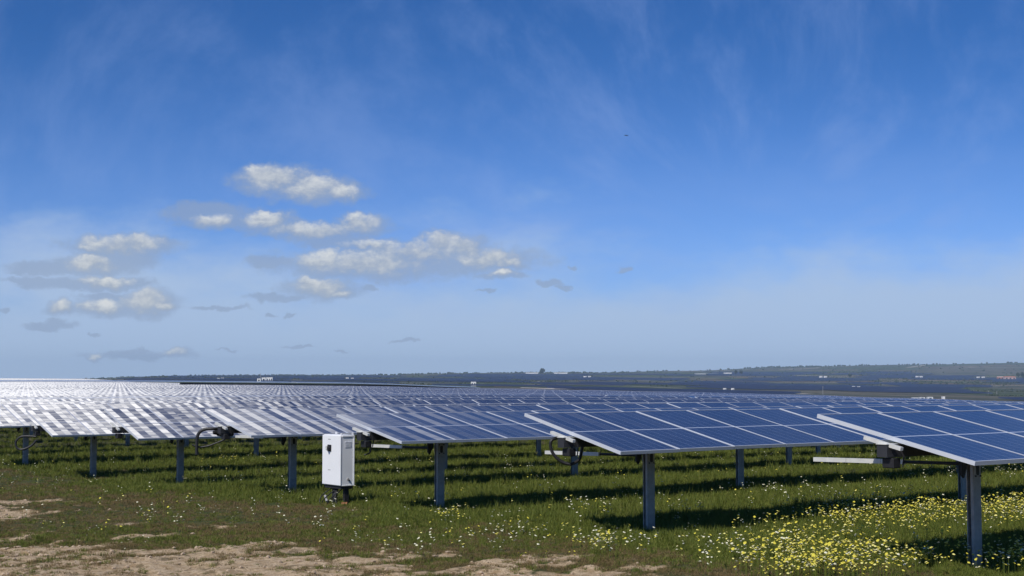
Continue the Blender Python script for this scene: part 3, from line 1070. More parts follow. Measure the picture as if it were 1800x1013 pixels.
hose([(1012, 776), (985, 770), (970, 774), (968, 786), (974, 800), (988, 812), (1004, 816), (1018, 808), (1022, 794), (1024, 782)], 18.55, 0.021,
     'black corrugated cable loop hanging under the end of the central solar row', [.1, .05, 0, 0, 0, 0, 0, .05, .1, .1])
hose([(346, 800), (346, 784), (347, 768), (352, 759), (362, 754.5), (376, 754), (390, 754), (402, 756)], 27.2, 0.031,
     'black cable loop arching up in front of striped panels, left of the white box', [0, 0, 0, 0, 0, 0, .1, .2])
hose([(404, 768), (392, 774), (380, 779), (366, 784), (350, 786), (338, 782)], 27.25, 0.016,
     'thin black cable sagging below the arched cable loop, left of the white box')
hose([(64, 768), (50, 767), (37, 768), (29, 775), (28, 784), (34, 790), (44, 789), (56, 783), (64, 774)], 34.3, 0.026,
     'round black cable loop under the leftmost glinting row end')
hose([(640, 774), (646, 778), (652, 786), (650, 796), (640, 800)], 23.5, 0.012, 'small black cable dangling right of the white electrical box')


# a motor gear housing the arched hose plugs into
def gearbox(px, py, Y, w, h, label):
    p = at(px, py, Y)
    m = MB()
    m.quad_box(-w / 2, w / 2, -0.09, 0.09, -h / 2, h / 2, 0, None, 0.02)
    m.tube([(-w / 2 - 0.10, 0, 0.0), (-w / 2 + 0.02, 0, 0)], [0.035, 0.06], 10)
    m.quad_box(-w / 2 + 0.03, w / 2 - 0.03, -0.06, 0.06, h / 2 - 0.01, h / 2 + 0.02)
    o = m.build('drive_motor', M_DARK)
    o.location = p; o.rotation_euler = (0, 0, ROTZ)
    tag(o, label, 'motor')


gearbox(396, 760, 27.5, 0.30, 0.15, 'dark drive motor housing at the end of the arched black cable loop')

# ------------------------------------------------------------------ grass, weeds and flowers
def leafy_mat(name, stops, trans=0.25):
    m, t, out = new_mat(name)
    r = t.attr('tint')
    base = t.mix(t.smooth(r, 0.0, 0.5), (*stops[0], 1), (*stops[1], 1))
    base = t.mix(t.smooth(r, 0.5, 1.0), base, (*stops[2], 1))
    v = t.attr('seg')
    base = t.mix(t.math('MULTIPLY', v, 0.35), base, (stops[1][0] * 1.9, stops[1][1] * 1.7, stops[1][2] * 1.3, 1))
    p = t.n.new('ShaderNodeBsdfPrincipled')
    t.put(p.inputs['Base Color'], base); p.inputs['Roughness'].default_value = 0.65
    p.inputs['Specular IOR Level'].default_value = 0.25
    tr = t.n.new('ShaderNodeBsdfTranslucent'); t.put(tr.inputs[0], base)
    mx = t.n.new('ShaderNodeMixShader'); mx.inputs[0].default_value = trans
    t.l.new(p.outputs[0], mx.inputs[1]); t.l.new(tr.outputs[0], mx.inputs[2]); t.l.new(mx.outputs[0], out.inputs[0])
    return m


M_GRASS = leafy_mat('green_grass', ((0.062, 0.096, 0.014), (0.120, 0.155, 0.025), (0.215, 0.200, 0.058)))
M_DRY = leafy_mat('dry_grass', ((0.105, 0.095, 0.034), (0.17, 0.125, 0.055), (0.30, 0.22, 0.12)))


def tuft_mesh(name, blades, h, spread, width, mat, seed, lean=0.5):
    r = np.random.default_rng(seed)
    V = []; Fc = []; tint = []; seg = []
    for i in range(blades):
        an = r.uniform(0, 2 * math.pi); rad = spread * math.sqrt(r.uniform())
        x, y = rad * math.cos(an), rad * math.sin(an)
        hh = h * r.uniform(0.45, 1.0)
        la = r.uniform(0, 2 * math.pi); le = lean * r.uniform(0.1, 1) * hh
        w = width * r.uniform(0.6, 1.2)
        fa = r.uniform(0, math.pi); cx, cy = math.cos(fa) * w / 2, math.sin(fa) * w / 2
        o = len(V); tn = r.uniform()
        for (f_, wf) in ((0, 1.0), (0.55, 0.85), (1.0, 0.0)):
            bx = x + math.cos(la) * le * f_ * f_; by = y + math.sin(la) * le * f_ * f_; bz = hh * f_ * (1 - 0.15 * f_ * lean) - 0.01
            if wf > 0:
                V += [(bx - cx * wf, by - cy * wf, bz), (bx + cx * wf, by + cy * wf, bz)]; tint += [tn] * 2; seg += [f_] * 2
            else:
                V.append((bx, by, bz)); tint.append(tn); seg.append(1)
        Fc += [(o, o + 1, o + 3, o + 2), (o + 2, o + 3, o + 4)]
    me = bpy.data.meshes.new(name)
    me.from_pydata(V, [], Fc)
    for nm, d in (('tint', tint), ('seg', seg)):
        a_ = me.attributes.new(nm, 'FLOAT', 'POINT'); a_.data.foreach_set('value', d)
    me.materials.append(mat)
    return bpy.data.objects.new(name, me)


def scatter(name, sources, pts, rotz, scl, pick, label, cat):
    """one stuff object: tufts instanced on points by geometry nodes"""
    coll = bpy.data.collections.new(name + '_sources')
    for s in sources: coll.objects.link(s)
    me = bpy.data.meshes.new(name)
    me.vertices.add(len(pts)); me.vertices.foreach_set('co', np.asarray(pts, np.float32).ravel())
    for nm, arr, ty in (('rot', rotz, 'FLOAT'), ('scl', scl, 'FLOAT'), ('pick', pick, 'INT')):
        a_ = me.attributes.new(nm, ty, 'POINT'); a_.data.foreach_set('value', arr)
    o = link(bpy.data.objects.new(name, me))
    ng = bpy.data.node_groups.new(name, 'GeometryNodeTree')
    ng.interface.new_socket('Geometry', in_out='INPUT', socket_type='NodeSocketGeometry')
    ng.interface.new_socket('Geometry', in_out='OUTPUT', socket_type='NodeSocketGeometry')
    N = ng.nodes; L = ng.links
    gi = N.new('NodeGroupInput'); go = N.new('NodeGroupOutput')
    ip = N.new('GeometryNodeInstanceOnPoints')
    ci = N.new('GeometryNodeCollectionInfo'); ci.inputs['Collection'].default_value = coll
    ci.inputs['Separate Children'].default_value = True; ci.inputs['Reset Children'].default_value = True
    L.new(gi.outputs[0], ip.inputs['Points']); L.new(ci.outputs[0], ip.inputs['Instance'])
    ip.inputs['Pick Instance'].default_value = True

    def named(nm, dt):
        n = N.new('GeometryNodeInputNamedAttribute'); n.data_type = dt; n.inputs[0].default_value = nm
        return n.outputs[0]
    L.new(named('pick', 'INT'), ip.inputs['Instance Index'])
    cx = N.new('ShaderNodeCombineXYZ'); L.new(named('rot', 'FLOAT'), cx.inputs[2]); L.new(cx.outputs[0], ip.inputs['Rotation'])
    L.new(named('scl', 'FLOAT'), ip.inputs['Scale'])
    L.new(ip.outputs[0], go.inputs[0])
    md = o.modifiers.new('scatter', 'NODES'); md.node_group = ng
    tag(o, label, cat, kind='stuff')
    return o


def sample_area(n, dlo, dhi, tlo=-0.42, thi=0.42):
    """uniform in area inside a wedge in front of the viewpoint"""
    d = np.sqrt(rng.uniform(dlo ** 2, dhi ** 2, n)); an = rng.uniform(tlo, thi, n)
    return d * np.sin(an), d * np.cos(an)


def grass():
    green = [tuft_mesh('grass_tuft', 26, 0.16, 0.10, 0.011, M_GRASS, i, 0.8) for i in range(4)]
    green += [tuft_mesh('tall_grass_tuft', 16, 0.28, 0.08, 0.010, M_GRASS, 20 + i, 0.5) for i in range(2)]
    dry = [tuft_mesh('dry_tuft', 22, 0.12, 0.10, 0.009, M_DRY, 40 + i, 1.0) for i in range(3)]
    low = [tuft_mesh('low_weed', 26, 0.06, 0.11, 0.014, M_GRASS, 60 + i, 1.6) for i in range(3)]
    X = []; Y = []
    for (n, lo, hi) in ((62000, 13.5, 21), (40000, 21, 32), (26000, 32, 50), (9000, 50, 80)):
        x, y = sample_area(n, lo, hi); X.append(x); Y.append(y)
    X = np.concatenate(X); Y = np.concatenate(Y)
    a, b = ab(X, Y)
    c = cover_at(X, Y)
    e = road_edge(b)
    n1 = fbm(X / 0.9, Y / 0.9, 3, 71); u = rng.uniform(0, 1, len(X))
    keep = u < np.clip(c * 1.5 - 0.25, 0.0, 1) * np.clip(0.30 + 1.4 * n1, 0, 1) + 0.22 * np.clip((fbm(X / 0.45, Y / 0.3, 3, 44) - 0.5) * 9, 0, 1) + 0.02
    X, Y, a, b, c, e, n1 = [q[keep] for q in (X, Y, a, b, c, e, n1)]
    lush = np.clip((a - np.interp(b, [8, 14, 20, 40], [10.7, 10.5, 11.1, 11.3])) / 1.6 - 1.2 * np.exp(-((a - 10.9) ** 2 + (b - 12.3) ** 2) / 0.8) - 1.3 * np.exp(-((a - 10.9) ** 2 + (b - 9.9) ** 2) / 1.0) + (fbm(X / 1.8, Y / 1.8, 3, 81) - 0.5) * 2.2, 0, 1)
    u2 = rng.uniform(0, 1, len(X))
    is_green = u2 < np.clip(0.10 + 1.4 * (fbm(X / 1.1, Y / 1.1, 3, 91) - 0.25), 0.1, 0.85) + 0.9 * lush
    u3 = rng.uniform(0, 1, len(X))
    pick = np.where(is_green, np.where(u3 < 0.16 * lush, 4 + (u3 * 1000).astype(int) % 2, (u3 * 1000).astype(int) % 4), 6 + (u3 * 1000).astype(int) % 3)
    lowm = (rng.uniform(0, 1, len(X)) > 0.25 + 0.75 * lush) & is_green
    pick = np.where(lowm, 9 + (u3 * 1000).astype(int) % 3, pick)
    scl = rng.uniform(0.5, 1.1, len(X)) * (0.55 + 0.22 * lush) * (0.75 + 0.5 * fbm(X / 1.4, Y / 1.4, 3, 55))
    d = np.hypot(X, Y)
    scl = scl * np.clip(0.8 + (d - 14) / 40, 0.8, 1.6)
    # trodden, shorter growth along the nearest posts
    scl = scl * np.where(b < 9.4, 0.72, 1.0)
    kk = np.clip(np.round((b - ROW_B0) / ROW_DB), 0, 20); pb = b - (ROW_B0 + ROW_DB * kk)
    pa = (a - ROW_A0 - 1.357 + 3.475) % 6.95 - 3.475
    free = (np.hypot(pa, pb) > 0.16) & ~((np.abs(pa) < 0.14) & (pb < 0) & (pb > -0.32) & (kk < 3))
    X, Y, scl, pick = X[free], Y[free], scl[free], pick[free]
    Z = terrain(X, Y, True)
    pts = np.stack([X, Y, Z], -1)
    srcs = green + dry + low
    # collection children are taken in alphabetical order: name them in order
    for i, s in enumerate(srcs): s.name = 'tuft_%02d' % i
    scatter('grass', srcs, pts, rng.uniform(0, 6.28, len(X)), scl, pick.astype(np.int32),
            'green and dry grass growing under and in front of the solar rows', 'grass')


grass()

M_PETAL_Y, t, out = new_mat('yellow_petals')
p = t.n.new('ShaderNodeBsdfPrincipled'); r_ = t.attr('tint')
t.put(p.inputs['Base Color'], t.mix(t.smooth(r_, 0.3, 0.9), (0.62, 0.54, 0.05, 1), (0.74, 0.68, 0.22, 1)))
p.inputs['Roughness'].default_value = 0.7; t.l.new(p.outputs[0], out.inputs[0])
M_PETAL_W, t, out = new_mat('white_petals')
p = t.n.new('ShaderNodeBsdfPrincipled'); r_ = t.attr('tint')
t.put(p.inputs['Base Color'], t.mix(t.smooth(r_, 0.0, 1.0), (0.62, 0.56, 0.26, 1), (0.72, 0.70, 0.52, 1)))
p.inputs['Roughness'].default_value = 0.7; t.l.new(p.outputs[0], out.inputs[0])


def flower_mesh(name, mat, seed):
    r = random.Random(seed)
    V = []; Fc = []; mi = []; tint = []
    for q in range(3):
        ox, oy = (r.uniform(-.06, .06), r.uniform(-.06, .06)) if q else (0, 0)
        h = r.uniform(0.12, 0.24); R = r.uniform(0.010, 0.016)
        tx, ty = r.uniform(-.5, .5), r.uniform(-.6, .3)
        o = len(V)
        V.append((ox, oy, h + 0.006)); n = 7
        for i in range(n):
            an = 2 * math.pi * i / n; rr = R * r.uniform(0.85, 1.15)
            V.append((ox + math.cos(an) * rr, oy + math.sin(an) * rr, h + tx * math.cos(an) * rr + ty * math.sin(an) * rr))
        V.append((ox, oy, h - 0.008))
        for i in range(n):
            Fc.append((o, o + 1 + i, o + 1 + (i + 1) % n)); mi.append(0)
            Fc.append((o + n + 1, o + 1 + (i + 1) % n, o + 1 + i)); mi.append(0)
        tn = r.random(); tint += [tn] * (n + 2)
        o = len(V)
        V += [(ox - .0015, oy, 0), (ox + .0015, oy, 0), (ox + .0015, oy, h - .005), (ox - .0015, oy, h - .005)]
        Fc.append((o, o + 1, o + 2, o + 3)); mi.append(1); tint += [0.5] * 4
    me = bpy.data.meshes.new(name); me.from_pydata(V, [], Fc)
    me.materials.append(mat); me.materials.append(M_GRASS)
    me.polygons.foreach_set('material_index', mi)
    a_ = me.attributes.new('tint', 'FLOAT', 'POINT'); a_.data.foreach_set('value', tint)
    a_ = me.attributes.new('seg', 'FLOAT', 'POINT'); a_.data.foreach_set('value', [0.5] * len(tint))
    return bpy.data.objects.new(name, me)


def flowers():
    srcs = [flower_mesh('f', M_PETAL_Y, i) for i in range(3)] + [flower_mesh('f', M_PETAL_W, 10 + i) for i in range(3)]
    for i, s in enumerate(srcs): s.name = 'flower_%02d' % i
    cl = [  # centre, radius in photograph pixels, count, share of white
        (1640, 905, 200, 28, 640, .08), (1780, 900, 60, 26, 170, .06), (1480, 925, 150, 30, 260, .15), (1420, 962, 110, 22, 170, .2),
        (1500, 990, 190, 28, 500, .15), (1440, 1008, 130, 20, 300, .15), (1300, 985, 110, 28, 110, .35), (1785, 992, 42, 22, 130, .2),
        (1065, 963, 75, 18, 110, .5), (920, 945, 60, 14, 45, .6), (800, 915, 34, 14, 50, .25),
        (1045, 900, 45, 14, 45, .6), (1700, 828, 110, 12, 90, .9), (1200, 905, 40, 20, 30, .7), (1260, 950, 90, 30, 40, .5),
        (1500, 880, 160, 14, 70, .8), (410, 808, 60, 6, 40, .1), (690, 806, 50, 6, 25, .6), (1320, 865, 60, 10, 30, .8),
        (870, 970, 250, 30, 80, .6), (350, 905, 170, 22, 60, .7), (170, 940, 110, 10, 24, .3), (700, 960, 120, 24, 36, .6)]
    X = []; Y = []; Wt = []
    for (cx, cy, rx, ry, n, w) in cl:
        n = int(n * (0.55 if cy > 940 or cx < 1400 else 0.8))
        an = rng.uniform(0, 6.283, n); rr = np.sqrt(rng.uniform(0, 1, n)) * (1 + 0.35 * rng.normal(0, 1, n))
        px = cx + np.cos(an) * rx * rr; py = np.clip(cy + np.sin(an) * ry * rr, cy - 2 * ry, 1040)
        x, y, z = on_ground_px(px, np.maximum(py + 7, 780))
        X.append(x); Y.append(y); Wt.append(rng.uniform(0, 1, n) < w)
    x, y = sample_area(600, 14, 45); X.append(x); Y.append(y); Wt.append(rng.uniform(0, 1, 600) < 0.75)
    X = np.concatenate(X); Y = np.concatenate(Y); Wt = np.concatenate(Wt)
    keep = (cover_at(X, Y) > 0.3)
    X, Y, Wt = X[keep], Y[keep], Wt[keep]
    Z = terrain(X, Y, True)
    pick = (rng.integers(0, 3, len(X)) + np.where(Wt, 3, 0)).astype(np.int32)
    scatter('wildflowers', srcs, np.stack([X, Y, Z], -1), rng.uniform(0, 6.28, len(X)), rng.uniform(0.75, 1.15, len(X)), pick,
            'small yellow and white wildflowers dotted through the grass, thickest at lower right', 'wildflowers')


flowers()

# loose stones and clods on the bare track
def clods():
    V = []; Fc = []
    x, y = sample_area(9000, 13.8, 30, -0.40, 0.30)
    c = cover_at(x, y); kp = c < 0.45; x, y = x[kp][:4200], y[kp][:4200]
    z = terrain(x, y, True)
    ico = [(0, 0, 1), (.89, 0, .45), (.28, .85, .45), (-.72, .53, .45), (-.72, -.53, .45), (.28, -.85, .45), (.72, .53, -.45), (-.28, .85, -.45), (-.89, 0, -.45), (-.28, -.85, -.45), (.72, -.53, -.45), (0, 0, -1)]
    fc = [(0, 1, 2), (0, 2, 3), (0, 3, 4), (0, 4, 5), (0, 5, 1), (1, 6, 2), (2, 7, 3), (3, 8, 4), (4, 9, 5), (5, 10, 1), (6, 7, 2), (7, 8, 3), (8, 9, 4), (9, 10, 5), (10, 6, 1), (6, 11, 7), (7, 11, 8), (8, 11, 9), (9, 11, 10), (10, 11, 6)]
    for i in range(len(x)):
        s = 0.008 + 0.028 * random.random() ** 4; o = len(V)
        for q in ico: V.append((x[i] + q[0] * s * random.uniform(.7, 1.4), y[i] + q[1] * s * random.uniform(.7, 1.4), z[i] + s * 0.2 + q[2] * s * random.uniform(.4, .8)))
        Fc += [tuple(o + k_ for k_ in f) for f in fc]
    me = bpy.data.meshes.new('clods'); me.from_pydata(V, [], Fc)
    me.materials.append(simple('clod_earth', (0.42, 0.32, 0.22), 0.95, 0, 0.35, 3.0))
    tag(link(bpy.data.objects.new('gravel', me)), 'small stones and clods lying on the bare earth track', 'gravel', kind='stuff')


clods()

# ------------------------------------------------------------------ distant plain: far solar fields, buildings, trees
def far_fields():
    M, t, out = new_mat('distant_panels')
    p = t.n.new('ShaderNodeBsdfPrincipled')
    p.inputs['Base Color'].default_value = (0.020, 0.030, 0.068, 1); p.inputs['Roughness'].default_value = 0.45
    p.inputs['Specular IOR Level'].default_value = 0.4
    t.l.new(p.outputs[0], out.inputs[0])
    V = []; Fc = []
    r = random.Random(11)
    blocks = []
    for q in range(75):
        d0 = 1000 * math.exp(r.uniform(0, 1.55)); cx = r.uniform(330, 1860)
        if d0 < 1450 and cx < 900: continue
        if d0 < 1500 and 1420 < cx < 1800: continue
        wpx = r.uniform(60, 260); dl = d0 * r.uniform(0.04, 0.16)
        blocks.append((cx - wpx / 2, cx + wpx / 2, d0, d0 + dl))
    for (x0, x1, d0, d1) in blocks:
        pitch = 8.0 if d1 < 2400 else 14.0
        y = d0; wob = r.uniform(0, 10)
        while y < d1:
            xl = (x0 - 900) / F * y + 40 * math.sin(y / 130 + wob); xr = (x1 - 900) / F * y + 40 * math.sin(y / 170 + wob * 2)
            n = max(2, int((xr - xl) / 45)); ss = np.linspace(xl, xr, n + 1)
            za = terrain(ss, np.full_like(ss, y)) + 1.1; zb = terrain(ss, np.full_like(ss, y + pitch * 0.52)) + 2.3
            o = len(V)
            for i in range(n + 1): V += [(ss[i], y, za[i]), (ss[i], y + pitch * 0.52, zb[i])]
            gapi = r.randrange(n) if r.random() < 0.5 else -1
            for i in range(n):
                if i == gapi: continue
                q = o + i * 2; Fc.append((q, q + 2, q + 3, q + 1))
            y += pitch
    me = bpy.data.meshes.new('distant_solar_field'); me.from_pydata(V, [], Fc); me.materials.append(M)
    tag(link(bpy.data.objects.new('distant_solar_field', me)), 'far solar fields reading as dark blue patches across the hazy plain', 'solar field', kind='stuff')


far_fields()


def place_far(px, py, dist=None, dy=0):
    """a spot on the distant land seen at this pixel"""
    u = (px - 900) / F
    ds = np.geomspace(240, 8800, 900)
    z = terrain(u * ds, ds)
    yy = HY + (CAMH - z) * F / ds
    vis = yy
    best = np.argmin(np.abs(yy - py) + (0 if dist is None else np.abs(np.log(ds / dist)) * 30))
    d = ds[best]
    return u * d, d, float(z[best]), d / F    # metres per pixel


def building(name, px0, px1, pbase, h_px, label, cat, wall, roof=None, windows=0, gable=False, dist=None, group=None, dep=None):
    cx = (px0 + px1) / 2
    x, y, z, mpp = place_far(cx, pbase, dist)
    w = (px1 - px0) * mpp; h = h_px * mpp; dp = dep if dep else max(4.0, w * 0.5)
    root = empty(name, (x, y, z))
    tag(root, label, cat, group)
    m = MB(); m.quad_box(-w / 2, w / 2, 0, dp, -1.5, h); wb = m.build('wall', wall, root)
    m = MB(); ov = w * 0.02
    if gable:
        m.v = [(-w / 2 - ov, -ov, h + .01), (w / 2 + ov, -ov, h + .01), (w / 2 + ov, dp + ov, h + .01), (-w / 2 - ov, dp + ov, h + .01), (-w / 2 - ov, dp / 2, h * 1.3), (w / 2 + ov, dp / 2, h * 1.3)]
        m.f = [[0, 1, 5, 4], [2, 3, 4, 5], [0, 4, 3], [1, 2, 5], [0, 3, 2, 1]]; m.m = [0] * 5
    else:
        m.quad_box(-w / 2 - ov, w / 2 + ov, -ov, dp + ov, h + 0.002, h * 1.07)
    m.build('roof', roof or wall, root)
    for i in range(windows):
        wx = -w / 2 + (i + 0.5) * w / windows
        m = MB(); m.quad_box(wx - w / windows * 0.22, wx + w / windows * 0.22, -0.06, -0.002, h * 0.35, h * 0.75); m.build('window', M_GLASS, wb)
    return root


ST = 'white inverter stations scattered across the distant plain'
stations = [(385, 668.5, 392, 667.8, 'pair left of the white building cluster'),
            (1028, 665, 1036, 665, 'pair right of the round hilltop tree'),
            (1273, 686, 1287, 686, 'pair at the far edge of the near panels'),
            (1442, 665, 1450, 665, 'pair right of the two dark hilltop trees'),
            (1611, 665, 1618, 665, 'pair high on the right hillside'),
            (1718, 666, 1727, 666, 'pair left of the reddish farm'),
            (1499, 682.5, 1508, 683, 'pair at the bright track end'),
            (611, 667.5, 620, 668, 'pair right of the white building cluster')]
for (xa, ya, xb, yb, lab) in stations:
    for (xx, yy_, side) in ((xa, ya, 'left'), (xb, yb, 'right')):
        x, y, z, mpp = place_far(xx, yy_)
        w = 5.2 * mpp; h = 3.6 * mpp
        m = MB(); m.quad_box(-w / 2, w / 2, 0, w * 0.5, -1, h, 0)
        m.quad_box(-w / 2 - .1, w / 2 + .1, -.1, w * 0.5 + .1, h + .01, h * 1.08, 1)
        m.quad_box(w * 0.05, w * 0.3, -0.05, -0.005, 0.1, h * 0.7, 1)
        o = m.build('inverter_station', [M_WALL, M_ROOF]); o.location = (x, y, z)
        tag(o, 'tiny white cabin, %s one of the %s' % (side, lab), 'inverter station', ST)

# white cluster on the near crest with mast
cx0 = 452
building('substation_building', 453, 459, 672.5, 6.5, 'small white block at the left end of the white building cluster on the ridge', 'building', M_WALL, M_WALL, 1, group='white building cluster on the ridge')
building('substation_building', 461, 468, 672.5, 8.2, 'tallest white building in the middle of the cluster on the ridge', 'building', M_WALL, M_WALL, 1, group='white building cluster on the ridge')
building('substation_building', 469, 480, 672.5, 8.6, 'long white building with dark openings at the right end of the ridge cluster', 'building', M_WALL, M_WALL, 3, group='white building cluster on the ridge')
building('white_shed', 828, 837, 679, 7.2, 'white square hut with four dark panes at the right end of the pale far row', 'hut', M_WALL, M_WALL, 2)
building('white_warehouse', 924, 946, 659.0, 3.0, 'long low white buildings on the skyline left of the round tree', 'warehouse', M_WALL, M_WALL, 0, dist=4600)
building('white_warehouse', 974, 998, 658.6, 3.0, 'long low white buildings on the skyline right of the round tree', 'warehouse', M_WALL, M_WALL, 0, dist=4600)
building('pale_farm_building', 1222, 1262, 661.6, 2.0, 'long pale farm shed below the pinkish bare hill', 'farm building', M_WALL, M_WALL, 0, dist=4500)
building('pale_farm_building', 1272, 1286, 661.0, 3.4, 'small white farmhouse just left of the pair of dark trees', 'farm building', M_WALL, M_ROOF, 0, dist=4500)
building('red_farm_building', 1752, 1764, 667.5, 4.2, 'left half of the reddish farm buildings by dark trees at the far right', 'farm building', M_RED, M_PINK, 2, True, dist=3600, group='reddish farm buildings')
building('red_farm_building', 1765, 1784, 668, 5.0, 'pink walled right half of the reddish farm buildings at the far right', 'farm building', M_PINK, M_RED, 3, True, dist=3600, group='reddish farm buildings')
building('white_container', 1602, 1612, 702.5, 3.4, 'long white container at the left of the white equipment group on the field edge', 'container', M_WALL, M_WALL, 0, group='white equipment at the field edge')
building('white_container', 1615, 1624, 702.5, 4.2, 'middle white container of the equipment group on the field edge', 'container', M_WALL, M_ROOF, 1, group='white equipment at the field edge')
building('white_container', 1629, 1638, 703.0, 4.8, 'right hand white container of the equipment group on the field edge', 'container', M_WALL, M_WALL, 1, group='white equipment at the field edge')
building('white_container', 1655, 1659, 701.5, 4.2, 'small lone white kiosk right of the equipment group on the field edge', 'container', M_WALL, M_WALL, 0, group='white equipment at the field edge')


def mast(px, base, top, dist, label, r_px=0.45):
    x, y, z, mpp = place_far(px, base, dist)
    m = MB(); m.tube([(0, 0, -1), (0, 0, (base - top) * mpp)], [r_px * mpp, r_px * mpp * 0.7], 6)
    m.quad_box(-1.2 * mpp, 1.2 * mpp, -0.1, 0.1, (base - top) * mpp * 0.93, (base - top) * mpp * 0.97)
    o = m.build('mast', M_STEEL); o.location = (x, y, z); tag(o, label, 'mast')


mast(459, 668, 657, None, 'thin dark mast rising from the white building cluster on the ridge', 0.6)
mast(1445, 691, 677, 1300, 'thin pale pole standing in the brown field on the right')
mast(1735, 693, 687, 1300, 'left one of two short pale poles in the green field at far right')
mast(1750, 693, 688, 1300, 'right one of two short pale poles in the green field at far right')


def far_tree(px, base, w_px, h_px, label, dist, seed, trunk=0.25, shape='round'):
    x, y, z, mpp = place_far(px, base, dist)
    w = w_px * mpp; h = h_px * mpp
    root = empty('tree', (x, y, z)); tag(root, label, 'tree')
    m = MB(); m.tube([(0, 0, -0.5), (0.02 * w, 0, h * 0.3), (0, 0, h * 0.6)], [w * 0.07, w * 0.05, w * 0.03], 7); m.build('trunk', M_BARK, root)
    r = np.random.default_rng(seed); V = []; Fc = []
    n = 900
    cen = [(r.uniform(-.25, .25) * w, r.uniform(-.25, .25) * w, h * r.uniform(0.45, 0.8), w * r.uniform(0.2, 0.32)) for _ in range(9)]
    for i in range(n):
        cx, cy, cz, R = cen[r.integers(len(cen))]
        v = r.normal(0, 1, 3); v /= np.linalg.norm(v); rad = R * r.uniform(0.6, 1.05)
        if shape == 'tall': v[2] *= 1.5
        c = np.array([cx, cy, cz]) + v * rad
        c[2] = min(max(c[2], h * trunk), h)
        s = w * 0.055 * r.uniform(.6, 1.4); a_ = r.normal(0, 1, 3); a_ /= np.linalg.norm(a_); b_ = np.cross(a_, v); b_ /= (np.linalg.norm(b_) + 1e-6)
        o = len(V); V += [tuple(c - a_ * s), tuple(c + b_ * s), tuple(c + a_ * s), tuple(c - b_ * s)]; Fc.append((o, o + 1, o + 2, o + 3))
    me = bpy.data.meshes.new('crown'); me.from_pydata(V, [], Fc); me.materials.append(M_LEAF)
    link(bpy.data.objects.new('crown', me), root)


far_tree(953, 659.5, 11, 10, 'dark round tree on the skyline between the long white buildings', 4600, 1, 0.15)
far_tree(1293, 661.5, 7, 9.5, 'left one of the two dark trees on the right skyline slope', 4500, 2, 0.05, 'tall')
far_tree(1302, 661.5, 6.5, 9, 'right one of the two dark trees on the right skyline slope', 4500, 3, 0.05, 'tall')
far_tree(1492, 662.5, 8, 5.5, 'small dark tree on the slope between two pairs of white cabins', 3900, 4, 0.1)
far_tree(1788, 667, 7, 13, 'dark tall tree just right of the reddish farm buildings', 3500, 5, 0.05, 'tall')
far_tree(1797, 667, 9, 13, 'dark tall tree at the very right edge beside the reddish farm', 3500, 6, 0.05, 'tall')
far_tree(129, 668.0, 4, 4, 'leftmost tiny dark tree on the skyline above the glaring panels', 2400, 7, 0.2)
far_tree(146, 667.9, 7, 3, 'wide low dark bush on the skyline above the glaring panels', 2400, 8, 0.0)
far_tree(170, 667.9, 6, 3.4, 'rightmost tiny dark tree on the skyline above the glaring panels', 2400, 9, 0.0)

# pale track and bare earth seen beyond the panels
def ribbon(name, pts, width, mat, label, cat, lift=0.25):
    V = []; Fc = []
    P_ = []
    for (px, py, dd) in pts:
        x, y, z, mpp = place_far(px, py, dd); P_.append((x, y))
    Q = []
    for i in range(len(P_) - 1):
        for j in range(10):
            f_ = j / 10; Q.append((P_[i][0] * (1 - f_) + P_[i + 1][0] * f_, P_[i][1] * (1 - f_) + P_[i + 1][1] * f_))
    Q.append(P_[-1])
    for (x, y) in Q:
        for s in (-.5, .5):
            V.append((x, y + s * width, float(terrain(x, y + s * width)) + lift))
    for i in range(len(Q) - 1): Fc.append((2 * i, 2 * i + 2, 2 * i + 3, 2 * i + 1))
    me = bpy.data.meshes.new(name); me.from_pydata(V, [], Fc); me.materials.append(mat)
    tag(link(bpy.data.objects.new(name, me)), kind='structure')


M_TRACK = simple('pale_dust', (0.62, 0.56, 0.48), 0.95, 0, 0.1, 0.02)
M_TRACK2 = simple('dry_field_earth', (0.42, 0.38, 0.31), 0.95, 0, 0.2, 0.02)
M_PINKE = simple('pink_earth', (0.42, 0.25, 0.19), 0.95, 0, 0.2, 0.01)
ribbon('path', [(915, 677.0, 1300), (960, 679.0, 1250), (1010, 680.0, 1250)], 60, M_TRACK, None, None)
ribbon('path', [(1402, 690.5, 1350), (1422, 691, 1350)], 45, M_TRACK, None, None)
ribbon('path', [(1500, 684, 1800), (1530, 682.5, 1850), (1570, 679, 2000)], 40, M_TRACK, None, None)
ribbon('bare_earth', [(868, 676, 1500), (900, 677, 1450)], 60, M_PINKE, None, None)
ribbon('bare_earth', [(1200, 655.2, 6300), (1230, 655.6, 6300)], 420, M_PINKE, None, None)

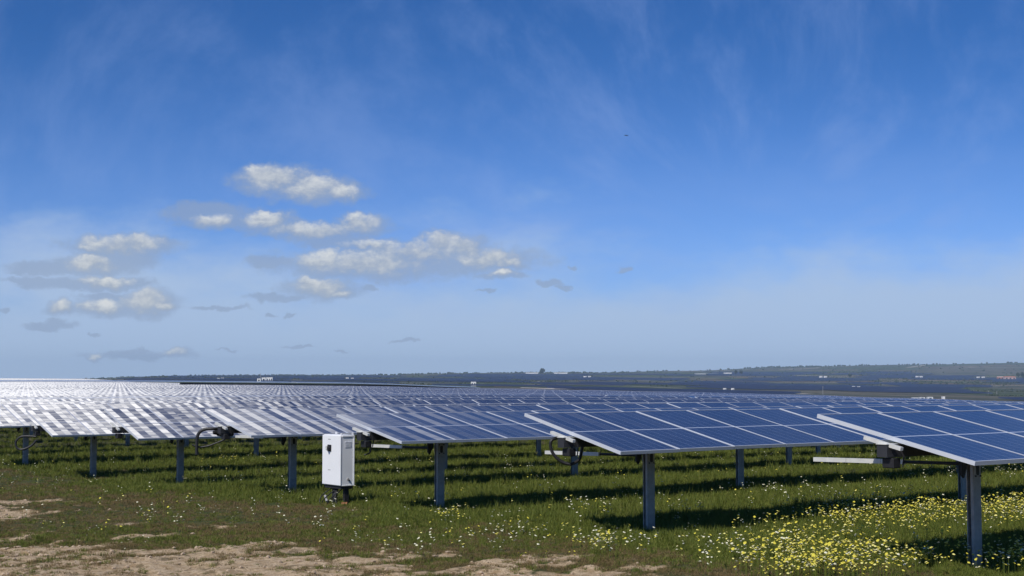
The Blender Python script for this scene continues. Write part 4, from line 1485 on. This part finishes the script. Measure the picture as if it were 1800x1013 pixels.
def scrub():
    V = []; Fc = []
    r = np.random.default_rng(5)
    pts = []
    for q in range(46):                        # hedgerows and tree lines
        d0 = math.exp(r.uniform(math.log(1500), math.log(6900))); x0 = (r.uniform(150, 1850) - 900) / F * d0
        L = r.uniform(0.05, 0.20) * d0 * 0.6; ang = r.normal(0, 0.35)
        n = int(L / (d0 * 0.0010))
        for i in range(n):
            if r.uniform() < 0.25: continue
            f_ = i / n - 0.5; pts.append((x0 + L * f_ * math.cos(ang) + r.normal(0, 3), d0 + L * f_ * math.sin(ang) + r.normal(0, 5), d0))
    for q in range(900):
        d0 = math.exp(r.uniform(math.log(1800), math.log(7000))); pts.append(((r.uniform(150, 1850) - 900) / F * d0, d0, d0))
    for q in range(80):                       # wooded brow of the high ground
        px = r.uniform(1230, 1850); d0 = r.uniform(6900, 7150); pts.append(((px - 900) / F * d0, d0, d0))
    P3 = np.array(pts); Z = terrain(P3[:, 0], P3[:, 1])
    for (x, y, d0), z in zip(pts, Z):
        s = (0.0003 + 0.0006 * r.uniform()) * d0; h = s * r.uniform(0.9, 1.5)
        o = len(V); m_ = 7; wob = r.uniform(0.7, 1.2, m_)
        for (hz_, k_) in ((-0.1, 0.8), (0.55, 1.0), (0.95, 0.45)):
            for i in range(m_):
                an = 6.283 * i / m_; V.append((x + math.cos(an) * s * k_ * wob[i], y + math.sin(an) * s * k_ * wob[i], z + h * hz_))
        for l in range(2):
            for i in range(m_): Fc.append((o + l * m_ + i, o + l * m_ + (i + 1) % m_, o + (l + 1) * m_ + (i + 1) % m_, o + (l + 1) * m_ + i))
        Fc.append(tuple(o + 2 * m_ + i for i in range(m_)))
    me = bpy.data.meshes.new('scrub'); me.from_pydata(V, [], Fc); me.materials.append(M_LEAF)
    tag(link(bpy.data.objects.new('scrub', me)), 'dark hedgerows and scrub scattered over the far hills', 'scrub', kind='stuff')


scrub()
rr_ = random.Random(23)
for q in range(26):
    px_ = rr_.uniform(900, 1760); d_ = 1500 * math.exp(rr_.uniform(0.1, 1.45)); w_ = rr_.uniform(40, 190); sl = rr_.uniform(-0.12, 0.12)
    V = []; Fc = []
    for i in range(15):
        x_ = (px_ + w_ * i / 14 - 900) / F * d_; y_ = d_ * (1 + sl * i / 14)
        for sgn in (-.5, .5):
            yy_ = y_ + sgn * 0.009 * d_; V.append((x_, yy_, float(terrain(x_, yy_)) + 0.3))
        if i: Fc.append((2 * i - 2, 2 * i, 2 * i + 1, 2 * i - 1))
    me = bpy.data.meshes.new('path'); me.from_pydata(V, [], Fc); me.materials.append(M_TRACK2)
    tag(link(bpy.data.objects.new('path', me)), kind='structure')

# bird
bp = at(1101, 238.5, 70)
m = MB()
m.tube([(-.10, 0, 0), (0, 0, 0.01), (.10, 0, 0)], [.004, .022, .004], 6)
m.v += [(0.0, 0, .01), (-.03, .0, .0), (-.12, -.03, .05), (.03, 0, 0), (.12, .03, .05)]
nv = len(m.v)
m.f += [[nv - 5, nv - 4, nv - 3], [nv - 5, nv - 1, nv - 2]]; m.m += [0, 0]
o = m.build('bird', M_DARK); o.location = bp
tag(o, 'tiny dark bird flying high in the blue sky right of centre', 'bird')

# ------------------------------------------------------------------ haze
hz = MB(); hz.quad_box(-9000, 9000, -60, 9400, -80, 130)
hm, t, out = new_mat('haze')
pv = t.n.new('ShaderNodeVolumePrincipled')
pv.inputs['Color'].default_value = (0.60, 0.80, 1.0, 1)
pv.inputs['Density'].default_value = 0.000075
pv.inputs['Anisotropy'].default_value = 0.0
t.l.new(pv.outputs[0], out.inputs['Volume'])
ho = hz.build('haze', hm)
tag(ho, kind='stuff'); ho['label'] = 'thin blue haze lying over the distant plain'
